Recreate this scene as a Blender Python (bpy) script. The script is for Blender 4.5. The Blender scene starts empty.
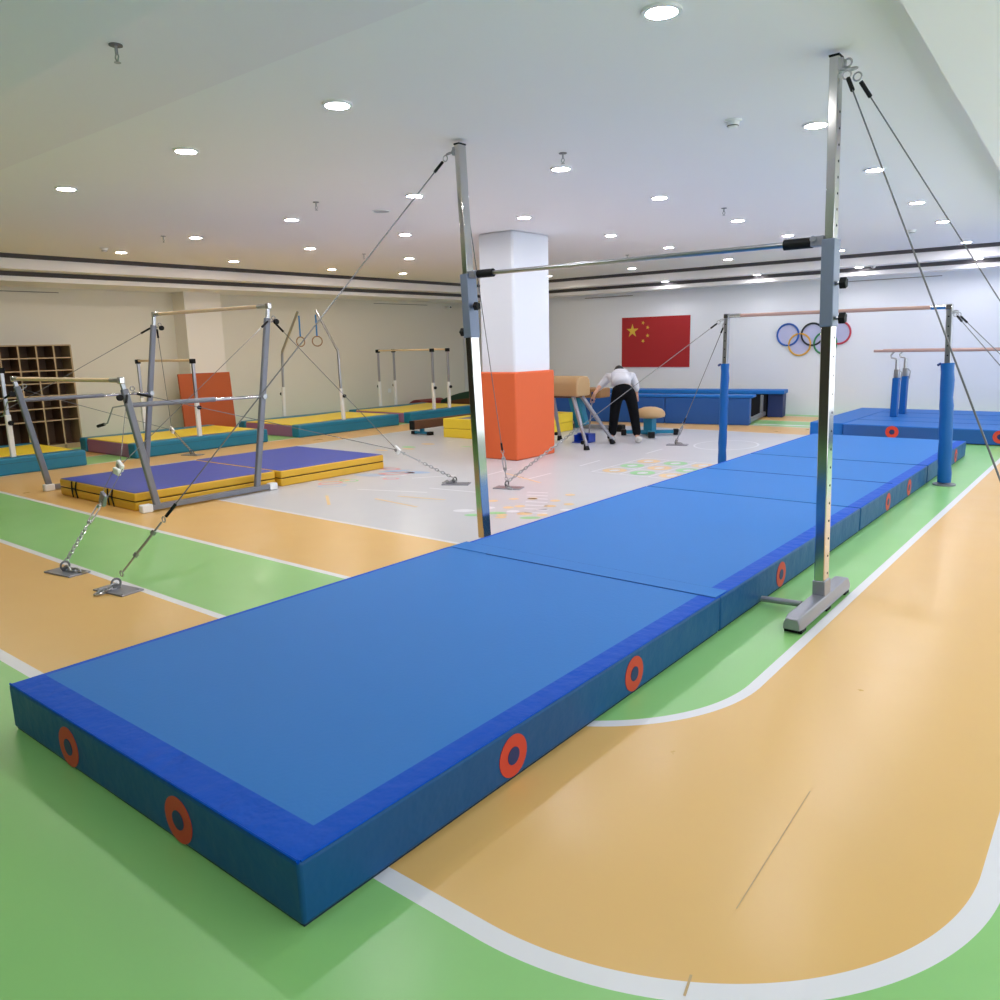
import bpy, bmesh, math, random
import numpy as np
from mathutils import Vector, Matrix

random.seed(7)
SC = bpy.context.scene
COL = SC.collection
PI = math.pi

# ------------------------------------------------------------------ camera
cam_d = bpy.data.cameras.new('camera')
cam_d.sensor_width = 36.0
cam_d.lens = 36.0 * 787.45 / 1000.0
cam_d.clip_start = 0.05
cam_d.clip_end = 100
cam = bpy.data.objects.new('camera', cam_d)
COL.objects.link(cam)
_y, _p, _r = math.radians(38.832), math.radians(-11.1785), math.radians(-1.3494)
_fw = Vector((-math.sin(_y) * math.cos(_p), math.cos(_y) * math.cos(_p), math.sin(_p)))
_rt = Vector((math.cos(_y), math.sin(_y), 0))
_up = _rt.cross(_fw)
_R = _rt * math.cos(_r) + _up * math.sin(_r)
_U = -_rt * math.sin(_r) + _up * math.cos(_r)
_M = Matrix((( _R.x, _U.x, -_fw.x, 3.289), (_R.y, _U.y, -_fw.y, -1.0347), (_R.z, _U.z, -_fw.z, 1.4405), (0, 0, 0, 1)))
cam.matrix_world = _M
SC.camera = cam

# ------------------------------------------------------------------ world, exposure
SC.view_settings.view_transform = 'Standard'
SC.view_settings.look = 'None'
SC.view_settings.gamma = 1.0
SC.view_settings.use_curve_mapping = False
SC.view_settings.exposure = 1.08
w = bpy.data.worlds.new('world')
SC.world = w
w.use_nodes = True
w.node_tree.nodes['Background'].inputs[0].default_value = (0.8, 0.85, 1.0, 1)
w.node_tree.nodes['Background'].inputs[1].default_value = 0.05
def added_window_light(name, x, y0, y1, z0, z1, power, col):
    # unseen area light added in openings of the right wall to light the room
    d = bpy.data.lights.new(name, 'AREA'); d.shape = 'RECTANGLE'; d.size = z1-z0; d.size_y = y1-y0
    d.energy = power; d.color = col
    o = bpy.data.objects.new(name, d); COL.objects.link(o)
    o.location = (x, (y0+y1)/2, (z0+z1)/2); o.rotation_euler = (0, math.radians(90), 0)
added_window_light('window_daylight', 4.57, -2.0, 5.5, 0.5, 2.4, 40.0, (0.86, 0.93, 1.0))
added_window_light('window_daylight', 4.57, 6.0, 13.5, 0.5, 2.4, 62.0, (0.86, 0.93, 1.0))
LIGHT_STRENGTH = 122.0
LIGHT_COOL = (1.0, 0.985, 1.0)
LIGHT_WARM = (1.0, 0.92, 0.78)

# ------------------------------------------------------------------ materials
MATS = {}
def srgb(c):
    return tuple(((v / 12.92) if v <= 0.04045 else ((v + 0.055) / 1.055) ** 2.4) for v in c)
def mat(name, rgb, rough=0.5, metal=0.0, coat=0.0, emit=None, strength=0.0, bump=0.0, bscale=30.0, var=0.0, vscale=3.0, spec=None):
    """rgb in 0-255 sRGB; optional noise bump and slight colour variation."""
    if name in MATS: return MATS[name]
    m = bpy.data.materials.new(name)
    m.use_nodes = True
    nt = m.node_tree
    b = nt.nodes['Principled BSDF']
    c = srgb([v / 255 for v in rgb])
    b.inputs['Base Color'].default_value = (*c, 1)
    b.inputs['Roughness'].default_value = rough
    b.inputs['Metallic'].default_value = metal
    if spec is not None: b.inputs['Specular IOR Level'].default_value = spec
    if coat:
        b.inputs['Coat Weight'].default_value = coat
        b.inputs['Coat Roughness'].default_value = 0.15
    if emit is not None:
        b.inputs['Emission Color'].default_value = (*emit, 1)
        b.inputs['Emission Strength'].default_value = strength
    if bump or var:
        tc = nt.nodes.new('ShaderNodeTexCoord')
    if bump:
        n = nt.nodes.new('ShaderNodeTexNoise'); n.inputs['Scale'].default_value = bscale; n.inputs['Detail'].default_value = 3
        bp = nt.nodes.new('ShaderNodeBump'); bp.inputs['Strength'].default_value = bump; bp.inputs['Distance'].default_value = 0.02
        nt.links.new(tc.outputs['Object'], n.inputs['Vector'])
        nt.links.new(n.outputs['Fac'], bp.inputs['Height'])
        nt.links.new(bp.outputs['Normal'], b.inputs['Normal'])
    if var:
        n2 = nt.nodes.new('ShaderNodeTexNoise'); n2.inputs['Scale'].default_value = vscale; n2.inputs['Detail'].default_value = 4
        mp = nt.nodes.new('ShaderNodeMapRange'); mp.inputs[3].default_value = 1 - var; mp.inputs[4].default_value = 1 + var
        mx = nt.nodes.new('ShaderNodeVectorMath'); mx.operation = 'SCALE'
        mx.inputs[0].default_value = c
        nt.links.new(tc.outputs['Object'], n2.inputs['Vector'])
        nt.links.new(n2.outputs['Fac'], mp.inputs[0])
        nt.links.new(mp.outputs[0], mx.inputs['Scale'])
        nt.links.new(mx.outputs[0], b.inputs['Base Color'])
    MATS[name] = m
    return m

M_ceil = mat('ceiling_white_paint', (250, 245, 247), 0.9, var=0.01, vscale=0.6)
M_ceil2 = mat('ceiling_beam_paint', (246, 238, 243), 0.9)
M_wall = mat('wall_white_paint', (229, 231, 239), 0.75, var=0.015, vscale=0.8)
M_wallL = mat('wall_cream_paint', (232, 226, 214), 0.45, var=0.015, vscale=0.8)  # warm light on the left wall is put into its colour
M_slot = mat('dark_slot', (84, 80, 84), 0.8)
M_white = mat('white_plastic', (242, 242, 242), 0.4)
M_black = mat('black_rubber', (14, 14, 16), 0.6, spec=0.25)
M_grey = mat('grey_powder_coat', (128, 130, 140), 0.42, metal=0.25)
M_greysl = mat('grey_sleeve', (120, 130, 150), 0.4, metal=0.3)
M_foot = mat('silver_grey_paint', (150, 150, 160), 0.35, metal=0.5)
M_chrome = mat('polished_steel', (200, 198, 196), 0.13, metal=1.0)
M_chrome2 = mat('satin_steel', (175, 175, 178), 0.28, metal=1.0)
M_wire = mat('steel_wire', (120, 120, 122), 0.4, metal=0.7)
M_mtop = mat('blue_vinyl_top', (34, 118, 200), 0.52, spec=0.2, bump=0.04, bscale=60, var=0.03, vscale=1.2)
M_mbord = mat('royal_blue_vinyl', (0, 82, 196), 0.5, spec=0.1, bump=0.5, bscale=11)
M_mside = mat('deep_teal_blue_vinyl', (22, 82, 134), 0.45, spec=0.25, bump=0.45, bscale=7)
M_mbot = mat('dark_mat_base', (14, 40, 60), 0.7)
M_red = mat('red_print', (205, 62, 44), 0.5)
M_navy = mat('navy_print', (16, 42, 100), 0.5)
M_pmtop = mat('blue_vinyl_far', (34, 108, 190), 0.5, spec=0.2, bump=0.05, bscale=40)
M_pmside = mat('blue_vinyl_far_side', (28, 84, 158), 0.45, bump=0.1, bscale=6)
M_pad = mat('blue_padding', (18, 92, 164), 0.4, spec=0.3, bump=0.2, bscale=14)
M_wood = mat('pale_wood_rail', (228, 202, 166), 0.45, bump=0.05, var=0.08, vscale=10)
M_pinkwood = mat('pinkish_wood_rail', (188, 150, 138), 0.45, var=0.06, vscale=12)
M_shelf = mat('shelf_birch', (186, 160, 124), 0.5, var=0.06, vscale=8)
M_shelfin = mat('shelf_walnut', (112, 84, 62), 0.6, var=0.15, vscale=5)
M_orange = mat('orange_pad', (224, 100, 50), 0.65, bump=0.05, bscale=8)
M_board = mat('orange_red_board', (188, 88, 38), 0.6)
M_teal = mat('teal_vinyl', (18, 122, 158), 0.42, bump=0.15, bscale=7)
M_teald = mat('dark_teal_vinyl', (10, 84, 104), 0.45, bump=0.15, bscale=7)
M_purple = mat('purple_vinyl', (160, 108, 148), 0.45, bump=0.1, bscale=7)
M_yellow = mat('yellow_vinyl', (246, 216, 58), 0.45, bump=0.06, bscale=7)
M_dyellow = mat('golden_yellow_vinyl', (226, 176, 44), 0.45, bump=0.15, bscale=10)
M_violet = mat('violet_blue_vinyl', (54, 72, 170), 0.45, spec=0.3, bump=0.06, bscale=10)
M_tan = mat('tan_leather', (182, 148, 104), 0.45, bump=0.05, bscale=20)
M_brown = mat('brown_leather', (150, 108, 62), 0.5, bump=0.05, bscale=20)
M_dbrown = mat('dark_brown_suede', (96, 62, 36), 0.7, var=0.1, vscale=6)
M_flag = mat('flag_red', (168, 30, 34), 0.7)
M_gold = mat('flag_gold', (214, 176, 60), 0.6)
M_blueplastic = mat('blue_plastic', (18, 60, 170), 0.35)
M_oblue = mat('ring_blue', (30, 90, 180), 0.5)
M_oblack = mat('ring_black', (28, 30, 38), 0.5)
M_ored = mat('ring_red', (190, 50, 70), 0.5)
M_oyel = mat('ring_yellow', (220, 165, 60), 0.5)
M_ogrn = mat('ring_green', (40, 130, 80), 0.5)
M_lav = mat('ring_lavender_fill', (186, 188, 222), 0.6)
M_strap = mat('light_blue_webbing', (40, 130, 205), 0.6)
M_bluesheet = mat('blue_grey_sheet', (82, 86, 140), 0.3, bump=0.7, bscale=14)
M_dgreen = mat('dark_green_vinyl', (24, 70, 54), 0.5)
M_dred = mat('dark_red_vinyl', (130, 34, 40), 0.5)
M_skin = mat('skin', (198, 150, 124), 0.55)
M_hoodie = mat('light_grey_jersey', (204, 204, 212), 0.85, bump=0.25, bscale=20)
M_trouser = mat('black_cloth', (9, 10, 15), 0.9, spec=0.15, bump=0.2, bscale=18)
M_hair = mat('black_hair', (20, 18, 18), 0.6)
M_shoe = mat('white_grey_shoe', (186, 184, 180), 0.6)
M_fwhite = mat('floor_print_white', (232, 232, 238), 0.3)
M_forange = mat('floor_print_orange', (238, 205, 150), 0.3)
M_fgreen = mat('floor_print_green', (150, 214, 150), 0.3)
M_fred = mat('floor_print_red', (226, 150, 158), 0.3)
M_fblue = mat('floor_print_blue', (170, 196, 226), 0.3)
M_seam = mat('floor_seam', (196, 166, 122), 0.6)
M_lampc = mat('lamp_cool', (255, 255, 255), 0.5, emit=LIGHT_COOL, strength=LIGHT_STRENGTH)
M_lampd = mat('lamp_dim', (255, 255, 255), 0.5, emit=LIGHT_COOL, strength=LIGHT_STRENGTH*0.35)
M_lampw = mat('lamp_warm', (255, 255, 255), 0.5, emit=LIGHT_WARM, strength=LIGHT_STRENGTH)

# ------------------------------------------------------------------ mesh helpers
class B:
    """collects shapes, then links them as ONE mesh object"""
    def __init__(s): s.v = []; s.f = []; s.m = []
    def add(s, vs, fs, m=0):
        o = len(s.v)
        s.v += [tuple(p) for p in vs]
        for f in fs: s.f.append(tuple(i + o for i in f)); s.m.append(m)
        return s
    def box(s, x0, x1, y0, y1, z0, z1, m=0, top=None, faces=None):
        vs = [(x0,y0,z0),(x1,y0,z0),(x1,y1,z0),(x0,y1,z0),(x0,y0,z1),(x1,y0,z1),(x1,y1,z1),(x0,y1,z1)]
        fs = [(3,2,1,0),(4,5,6,7),(0,1,5,4),(1,2,6,5),(2,3,7,6),(3,0,4,7)]
        o = len(s.v); s.v += vs
        for k, f in enumerate(fs):
            s.f.append(tuple(i + o for i in f)); s.m.append(top if (k == 1 and top is not None) else m)
        return s
    def obox(s, c, half, rz=0.0, m=0, M=None):
        """oriented box"""
        R = Matrix.Rotation(rz, 3, 'Z') if M is None else M
        vs = [Vector(c) + R @ Vector((a*half[0], b*half[1], d*half[2])) for d in (-1,1) for a,b in ((-1,-1),(1,-1),(1,1),(-1,1))]
        return s.add(vs, [(3,2,1,0),(4,5,6,7),(0,1,5,4),(1,2,6,5),(2,3,7,6),(3,0,4,7)], m)
    def beam(s, a, b, w, h, m=0, upv=(0,0,1)):
        """rectangular bar from a to b: w across, h along upv"""
        a = Vector(a); b = Vector(b); d = (b - a); L = d.length; d.normalize()
        u = Vector(upv)
        if abs(d.dot(u)) > 0.98: u = Vector((0,1,0))
        sx = d.cross(u).normalized(); sy = sx.cross(d).normalized()
        vs = []
        for p in (a, b):
            for i, j in ((-1,-1),(1,-1),(1,1),(-1,1)): vs.append(p + sx*(i*w/2) + sy*(j*h/2))
        return s.add(vs, [(0,1,2,3),(7,6,5,4),(4,5,1,0),(5,6,2,1),(6,7,3,2),(7,4,0,3)], m)
    def tube(s, pts, r, n=10, m=0, caps=True, closed=False):
        P = [Vector(p) for p in pts]; N = len(P)
        rs = r if isinstance(r, (list, tuple)) else [r]*N
        o = len(s.v); prev = None
        for i, p in enumerate(P):
            if closed: d = (P[(i+1) % N] - P[i-1]).normalized()
            else: d = (P[min(i+1, N-1)] - P[max(i-1, 0)]).normalized()
            if prev is None:
                u = Vector((0,0,1)) if abs(d.z) < 0.9 else Vector((1,0,0))
            else: u = prev
            e1 = (u - d*u.dot(d)).normalized(); e2 = d.cross(e1); prev = e1
            for k in range(n):
                t = 2*PI*k/n
                s.v.append(tuple(p + (e1*math.cos(t) + e2*math.sin(t))*rs[i]))
        for i in range(N if closed else N-1):
            for k in range(n):
                a = o + i*n + k; b = o + i*n + (k+1) % n
                c = o + ((i+1) % N)*n + (k+1) % n; d_ = o + ((i+1) % N)*n + k
                s.f.append((a, b, c, d_)); s.m.append(m)
        if caps and not closed:
            s.f.append(tuple(o + k for k in range(n))[::-1]); s.m.append(m)
            s.f.append(tuple(o + (N-1)*n + k for k in range(n))); s.m.append(m)
        return s
    def ring(s, c, R, r, axis='z', n=24, k=8, m=0, sx=1.0, M=None):
        pts = []
        for i in range(n):
            t = 2*PI*i/n; a, b = math.cos(t)*R*sx, math.sin(t)*R
            v = {'z': Vector((a,b,0)), 'y': Vector((a,0,b)), 'x': Vector((0,a,b))}[axis]
            if M is not None: v = M @ v
            pts.append(Vector(c) + v)
        return s.tube(pts, r, n=k, m=m, closed=True)
    def disc(s, c, r, n=24, axis='z', m=0, h=0.0, r0=0.0, flip=False):
        """flat disc or annulus, or a short cylinder of height h along axis"""
        def P(t, rr, hh):
            a, b = math.cos(t)*rr, math.sin(t)*rr
            v = {'z': (a,b,hh), 'y': (a,hh,b), 'x': (hh,a,b)}[axis]
            return (c[0]+v[0], c[1]+v[1], c[2]+v[2])
        o = len(s.v); ts = [2*PI*i/n for i in range(n)]
        if r0 <= 0:
            s.v += [P(t, r, 0) for t in ts]; s.f.append(tuple(range(o, o+n)) if not flip else tuple(range(o+n-1, o-1, -1))); s.m.append(m)
            if h:
                s.v += [P(t, r, h) for t in ts]; s.f.append(tuple(range(o+n, o+2*n))); s.m.append(m)
                for i in range(n): s.f.append((o+i, o+(i+1)%n, o+n+(i+1)%n, o+n+i)); s.m.append(m)
        else:
            s.v += [P(t, r, 0) for t in ts] + [P(t, r0, 0) for t in ts]
            for i in range(n): s.f.append((o+i, o+(i+1)%n, o+n+(i+1)%n, o+n+i)); s.m.append(m)
            if h:
                q = len(s.v)
                s.v += [P(t, r, h) for t in ts] + [P(t, r0, h) for t in ts]
                for i in range(n):
                    s.f.append((q+i, q+(i+1)%n, q+n+(i+1)%n, q+n+i)); s.m.append(m)
                    s.f.append((o+i, o+(i+1)%n, q+(i+1)%n, q+i)); s.m.append(m)
                    s.f.append((o+n+i, o+n+(i+1)%n, q+n+(i+1)%n, q+n+i)); s.m.append(m)
        return s
    def prism(s, poly, z0, z1, m=0, top=None):
        """vertical prism over a 2D polygon (x, y)"""
        n = len(poly); o = len(s.v)
        s.v += [(p[0], p[1], z0) for p in poly] + [(p[0], p[1], z1) for p in poly]
        s.f.append(tuple(range(o+n-1, o-1, -1))); s.m.append(m)
        s.f.append(tuple(range(o+n, o+2*n))); s.m.append(m if top is None else top)
        for i in range(n): s.f.append((o+i, o+(i+1)%n, o+n+(i+1)%n, o+n+i)); s.m.append(m)
        return s
    def extr(s, prof, a, b, axis='x', m=0):
        """profile of (u, z) swept along axis from a to b; u is the other horizontal axis"""
        n = len(prof); o = len(s.v)
        for t in (a, b):
            for u, z in prof: s.v.append((t, u, z) if axis == 'x' else (u, t, z))
        s.f.append(tuple(range(o+n-1, o-1, -1))); s.m.append(m)
        s.f.append(tuple(range(o+n, o+2*n))); s.m.append(m)
        for i in range(n): s.f.append((o+i, o+(i+1)%n, o+n+(i+1)%n, o+n+i)); s.m.append(m)
        return s
    def lathe(s, c, prof, n=24, m=0):
        o = len(s.v)
        for r, z in prof:
            for k in range(n): s.v.append((c[0]+r*math.cos(2*PI*k/n), c[1]+r*math.sin(2*PI*k/n), c[2]+z))
        for i in range(len(prof)-1):
            for k in range(n):
                s.f.append((o+i*n+k, o+i*n+(k+1)%n, o+(i+1)*n+(k+1)%n, o+(i+1)*n+k)); s.m.append(m)
        s.f.append(tuple(o+k for k in range(n))[::-1]); s.m.append(m)
        s.f.append(tuple(o+(len(prof)-1)*n+k for k in range(n))); s.m.append(m)
        return s

ORG = {}
def origin_of(o):
    p = Vector((0,0,0))
    while o is not None:
        p += ORG.get(o.name, Vector((0,0,0))); o = o.parent
    return p
def link(name, b, mats, parent=None, bevel=0.0, smooth=40, label=None, kind=None, seg=2, fixn=True, org=None):
    me = bpy.data.meshes.new(name)
    off = origin_of(parent) if parent is not None else Vector((0,0,0))
    if org is not None: off = Vector(org)
    me.from_pydata([tuple(Vector(v) - off) for v in b.v], [], b.f)
    for m in (mats if isinstance(mats, (list, tuple)) else [mats]): me.materials.append(m)
    for i, p in enumerate(me.polygons): p.material_index = b.m[i]
    if fixn:
        bm = bmesh.new(); bm.from_mesh(me); bmesh.ops.recalc_face_normals(bm, faces=bm.faces); bm.to_mesh(me); bm.free()
    me.polygons.foreach_set('use_smooth', [True]*len(me.polygons))
    me.set_sharp_from_angle(angle=math.radians(smooth))
    me.update()
    o = bpy.data.objects.new(name, me)
    COL.objects.link(o)
    if parent is not None: o.parent = parent
    if org is not None:
        o.location = org; ORG[o.name] = Vector(org)
    if bevel:
        md = o.modifiers.new('bevel', 'BEVEL'); md.width = bevel; md.segments = seg; md.limit_method = 'ANGLE'; md.angle_limit = math.radians(45)
    if label: o['label'] = label
    if kind: o['kind'] = kind
    return o
def thing(name, loc, label, cat, group=None):
    o = bpy.data.objects.new(name, None)
    o.empty_display_size = 0.1
    COL.objects.link(o); o.location = loc
    ORG[o.name] = Vector(loc)
    o['label'] = label; o['category'] = cat
    if group: o['group'] = group
    return o
def tag(o, label, cat, group=None):
    o['label'] = label; o['category'] = cat
    if group: o['group'] = group
    return o
def lerp(a, b, t): return Vector(a)*(1-t) + Vector(b)*t

# ------------------------------------------------------------------ floor
def floor_material():
    m = bpy.data.materials.new('sports_vinyl_floor'); m.use_nodes = True
    nt = m.node_tree; N = nt.nodes; L = nt.links; b = N['Principled BSDF']
    geo = N.new('ShaderNodeNewGeometry')
    sep = N.new('ShaderNodeSeparateXYZ'); L.new(geo.outputs['Position'], sep.inputs[0])
    def mth(op, a, b_=None, c=None):
        n = N.new('ShaderNodeMath'); n.operation = op
        for i, v in enumerate((a, b_, c)):
            if v is None: continue
            if isinstance(v, (int, float)): n.inputs[i].default_value = v
            else: L.new(v, n.inputs[i])
        return n.outputs[0]
    def sdf(x0, x1, y0, y1, r):
        cx, cy, hx, hy = (x0+x1)/2, (y0+y1)/2, (x1-x0)/2, (y1-y0)/2
        qx = mth('ADD', mth('SUBTRACT', mth('ABSOLUTE', mth('SUBTRACT', sep.outputs[0], cx)), hx), r)
        qy = mth('ADD', mth('SUBTRACT', mth('ABSOLUTE', mth('SUBTRACT', sep.outputs[1], cy)), hy), r)
        mx = mth('MAXIMUM', qx, 0.0); my = mth('MAXIMUM', qy, 0.0)
        ln = mth('SQRT', mth('ADD', mth('MULTIPLY', mx, mx), mth('MULTIPLY', my, my)))
        return mth('SUBTRACT', mth('ADD', ln, mth('MINIMUM', mth('MAXIMUM', qx, qy), 0.0)), r)
    green = (*srgb((0.56, 0.79, 0.475)), 1)
    orange = (*srgb((0.895, 0.715, 0.43)), 1)
    grey = (*srgb((0.80, 0.80, 0.82)), 1)
    white = (*srgb((0.90, 0.89, 0.91)), 1)
    C = sdf(-9.2, 3.13, 0.268, 13.85, 0.98)
    Bq = sdf(-8.3, 2.165, 1.222, 12.93, 0.84)
    A = sdf(-7.45, 1.20, 2.12, 12.0, 0.75)
    D = sdf(-6.55, 0.20, 3.18, 11.0, 0.25)
    cur = None
    def mix(fac, c1, c2):
        n = N.new('ShaderNodeMix'); n.data_type = 'RGBA'
        L.new(fac, n.inputs[0])
        for i, c in ((6, c1), (7, c2)):
            if isinstance(c, tuple): n.inputs[i].default_value = c
            else: L.new(c, n.inputs[i])
        return n.outputs[2]
    cur = mix(mth('LESS_THAN', C, 0.0), green, orange)
    cur = mix(mth('LESS_THAN', Bq, 0.0), cur, green)
    cur = mix(mth('LESS_THAN', A, 0.0), cur, orange)
    cur = mix(mth('LESS_THAN', D, 0.0), cur, grey)
    for d, wd in ((C, 0.030), (Bq, 0.024), (A, 0.024), (D, 0.018)):
        cur = mix(mth('LESS_THAN', mth('ABSOLUTE', d), wd), cur, white)
    nz = N.new('ShaderNodeTexNoise'); nz.inputs['Scale'].default_value = 0.9; nz.inputs['Detail'].default_value = 5
    L.new(geo.outputs['Position'], nz.inputs['Vector'])
    mr = N.new('ShaderNodeMapRange'); mr.inputs[3].default_value = 0.95; mr.inputs[4].default_value = 1.04
    L.new(nz.outputs['Fac'], mr.inputs[0])
    sc = N.new('ShaderNodeVectorMath'); sc.operation = 'SCALE'
    L.new(cur, sc.inputs[0]); L.new(mr.outputs[0], sc.inputs['Scale'])
    L.new(sc.outputs[0], b.inputs['Base Color'])
    nz2 = N.new('ShaderNodeTexNoise'); nz2.inputs['Scale'].default_value = 2.5; nz2.inputs['Detail'].default_value = 6
    L.new(geo.outputs['Position'], nz2.inputs['Vector'])
    mr2 = N.new('ShaderNodeMapRange'); mr2.inputs[3].default_value = 0.24; mr2.inputs[4].default_value = 0.36
    L.new(nz2.outputs['Fac'], mr2.inputs[0]); L.new(mr2.outputs[0], b.inputs['Roughness'])
    nz3 = N.new('ShaderNodeTexNoise'); nz3.inputs['Scale'].default_value = 1.6; nz3.inputs['Detail'].default_value = 2
    L.new(geo.outputs['Position'], nz3.inputs['Vector'])
    bp = N.new('ShaderNodeBump'); bp.inputs['Strength'].default_value = 0.12; bp.inputs['Distance'].default_value = 0.03
    L.new(nz3.outputs['Fac'], bp.inputs['Height']); L.new(bp.outputs['Normal'], b.inputs['Normal'])
    return m
XW0, XW1, YW0, YW1 = -10.0, 4.6, -4.5, 14.16
fl = B().box(XW0-0.2, XW1+0.2, YW0-0.2, YW1+0.2, -0.12, 0.0, m=0)
Z = 0.0012
def quad(b, a, c, wd, m):
    a = Vector((*a, Z)); c = Vector((*c, Z)); d = (c-a).normalized(); s_ = Vector((-d.y, d.x, 0))*wd/2
    b.add([a-s_, c-s_, c+s_, a+s_], [(0,1,2,3)], m)
def blob(b, c, rx, ry, m, rz=0.0, n=14, hole=0.0):
    pts = [];
    for i in range(n):
        t = 2*PI*i/n; x, y = rx*math.cos(t), ry*math.sin(t)
        pts.append((c[0]+x*math.cos(rz)-y*math.sin(rz), c[1]+x*math.sin(rz)+y*math.cos(rz), Z))
    if hole:
        inn = [(c[0]+(p[0]-c[0])*hole, c[1]+(p[1]-c[1])*hole, Z) for p in pts]
        b.add(pts+inn, [(i, (i+1)%n, n+(i+1)%n, n+i) for i in range(n)], m)
    else: b.add(pts, [tuple(range(n))], m)
# printed games on the grey centre: nine-square grid with rings
for k in range(4):
    quad(fl, (-1.425+0.355*k, 6.50), (-1.425+0.355*k, 7.72), 0.022, 1)
    quad(fl, (-1.436, 6.50+0.405*k), (-0.35, 6.50+0.405*k), 0.022, 1)
for i in range(3):
    for j in range(3):
        c = (-1.248+0.355*i, 6.70+0.405*j)
        mm = 2 if (i+j) % 2 == 0 else 3
        blob(fl, c, 0.14, 0.15, mm, hole=0.45); blob(fl, c, 0.05, 0.09, 1)
# dotted foot path next to the long mat
for (x, y, rx, ry, m_) in [(-1.25,4.09,.10,.06,1),(-1.31,4.57,.05,.05,2),(-0.85,4.13,.05,.04,2),(-1.0,4.41,.05,.05,2),(-0.945,4.51,.05,.05,2),
        (-1.06,4.86,.05,.05,2),(-0.68,4.49,.06,.04,1),(-0.56,4.32,.05,.05,2),(-0.82,4.89,.05,.05,2),(-0.72,4.66,.06,.05,2),(-0.86,5.2,.05,.05,2),
        (-0.58,4.17,.09,.05,3),(-0.80,4.05,.05,.04,2),(-0.95,4.16,.10,.05,3),(-1.15,4.3,.07,.05,1),(-0.86,4.3,.06,.05,1),(-1.2,4.75,.05,.04,2),
        (-0.62,4.82,.05,.05,2),(-0.5,4.6,.06,.04,1),(-1.05,4.0,.09,.05,3),(-0.72,4.28,.07,.06,2)]:
    blob(fl, (x, y), rx, ry, m_, rz=0.6)
for k in range(7): quad(fl, (-1.30+k*0.09, 5.10-k*0.13), (-1.10+k*0.09, 5.17-k*0.13), 0.035, 1)
# faint game lines
for a, c, m_ in [((-2.36,4.05),(-1.72,3.98),2),((-2.26,4.26),(-1.73,4.37),2),((-2.15,4.56),(-2.9,4.3),1),((-1.71,4.83),(-2.3,4.75),1),
        ((-1.75,5.69),(-1.76,6.17),1),((-1.77,6.78),(-1.8,7.28),1),((-2.2,5.9),(-1.5,5.6),2),((-2.35,6.2),(-2.3,5.6),1),((-4.82,7.8),(-4.80,7.95),1),
        ((-2.5,3.6),(-2.9,3.9),2),((-1.6,8.1),(-1.62,8.6),1),((-2.9,5.1),(-2.6,5.5),1)]:
    quad(fl, a, c, 0.03, m_)
for (x, y, rx, ry, m_) in [(-4.9,7.45,.12,.08,2),(-4.9,7.05,.12,.08,3),(-4.76,6.9,.12,.05,2),(-4.3,7.9,.12,.05,2),(-4.0,7.7,.05,.09,1),(-4.15,7.5,.14,.03,3),(-5.0,6.6,.12,.05,2)]:
    blob(fl, (x, y), rx, ry, m_)
# curling coloured drawing by the violet mat
for (x, y, rx, ry, rz, m_) in [(-3.49,5.0,.20,.10,.3,5),(-3.3,5.25,.22,.09,.8,4),(-3.13,5.42,.16,.08,.4,5),(-3.45,5.35,.2,.07,.9,5),(-3.62,5.45,.15,.08,.2,4),
        (-3.08,4.95,.10,.06,.5,4),(-3.2,5.1,.16,.05,1.0,1)]:
    blob(fl, (x, y), rx, ry, m_, rz, hole=0.0 if m_ == 5 else 0.62)
for (x, y, rx, ry, rz, m_) in [(-3.58,4.55,.2,.1,.4,2),(-3.45,4.4,.14,.09,1.1,4),(-3.4,4.62,.12,.08,.2,3),(-3.3,4.3,.16,.08,.9,5)]:
    blob(fl, (x, y), rx, ry, m_, rz, hole=0.75)
blob(fl, (-1.05, 9.38), 0.42, 0.55, 1, hole=0.94, n=32)
for a, c, m_ in [((-1.75,12.2),(-0.6,12.3),1)]: quad(fl, a, c, 0.12, m_)
quad(fl, (2.642,0.385),(2.628,0.45), 0.006, 6)
quad(fl, (2.626,0.72),(2.604,1.38), 0.003, 6)
floor = link('floor', fl, [floor_material(), M_fwhite, M_forange, M_fgreen, M_fred, M_fblue, M_seam], kind='structure', fixn=False)

# ------------------------------------------------------------------ walls
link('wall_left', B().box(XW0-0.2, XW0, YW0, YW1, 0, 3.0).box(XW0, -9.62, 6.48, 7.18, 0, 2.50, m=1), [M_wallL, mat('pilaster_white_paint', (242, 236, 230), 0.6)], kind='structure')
link('wall_back', B().box(XW0, XW1, YW1, YW1+0.2, 0, 3.0), M_wall, kind='structure')
wr = B().box(XW1, XW1+0.2, YW0, YW1, 0, 0.5).box(XW1, XW1+0.2, YW0, YW1, 2.4, 3.0)
for a, c in ((YW0,-2.0),(5.5,6.0),(13.5,YW1)): wr.box(XW1, XW1+0.2, a, c, 0.5, 2.4)
link('wall_right', wr, M_wall, kind='structure')
for i, (a, c) in enumerate(((-2.0,5.5),(6.0,13.5))):
    b = B()
    for k in range(6): y = a+0.03+(c-a-0.06)*k/5; b.box(XW1+0.06, XW1+0.12, y-0.03, y+0.03, 0.5, 2.4)
    b.box(XW1+0.06, XW1+0.12, a, c, 0.5, 0.56).box(XW1+0.06, XW1+0.12, a, c, 2.34, 2.4)
    link('window_%d' % (i+1), b, M_white, kind='structure')  # unseen frames and openings added for the area lights
link('wall_front', B().box(XW0, XW1, YW0-0.2, YW0, 0, 3.0), mat('dark_umber_wall', (92, 80, 74), 0.8), kind='structure')
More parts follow.
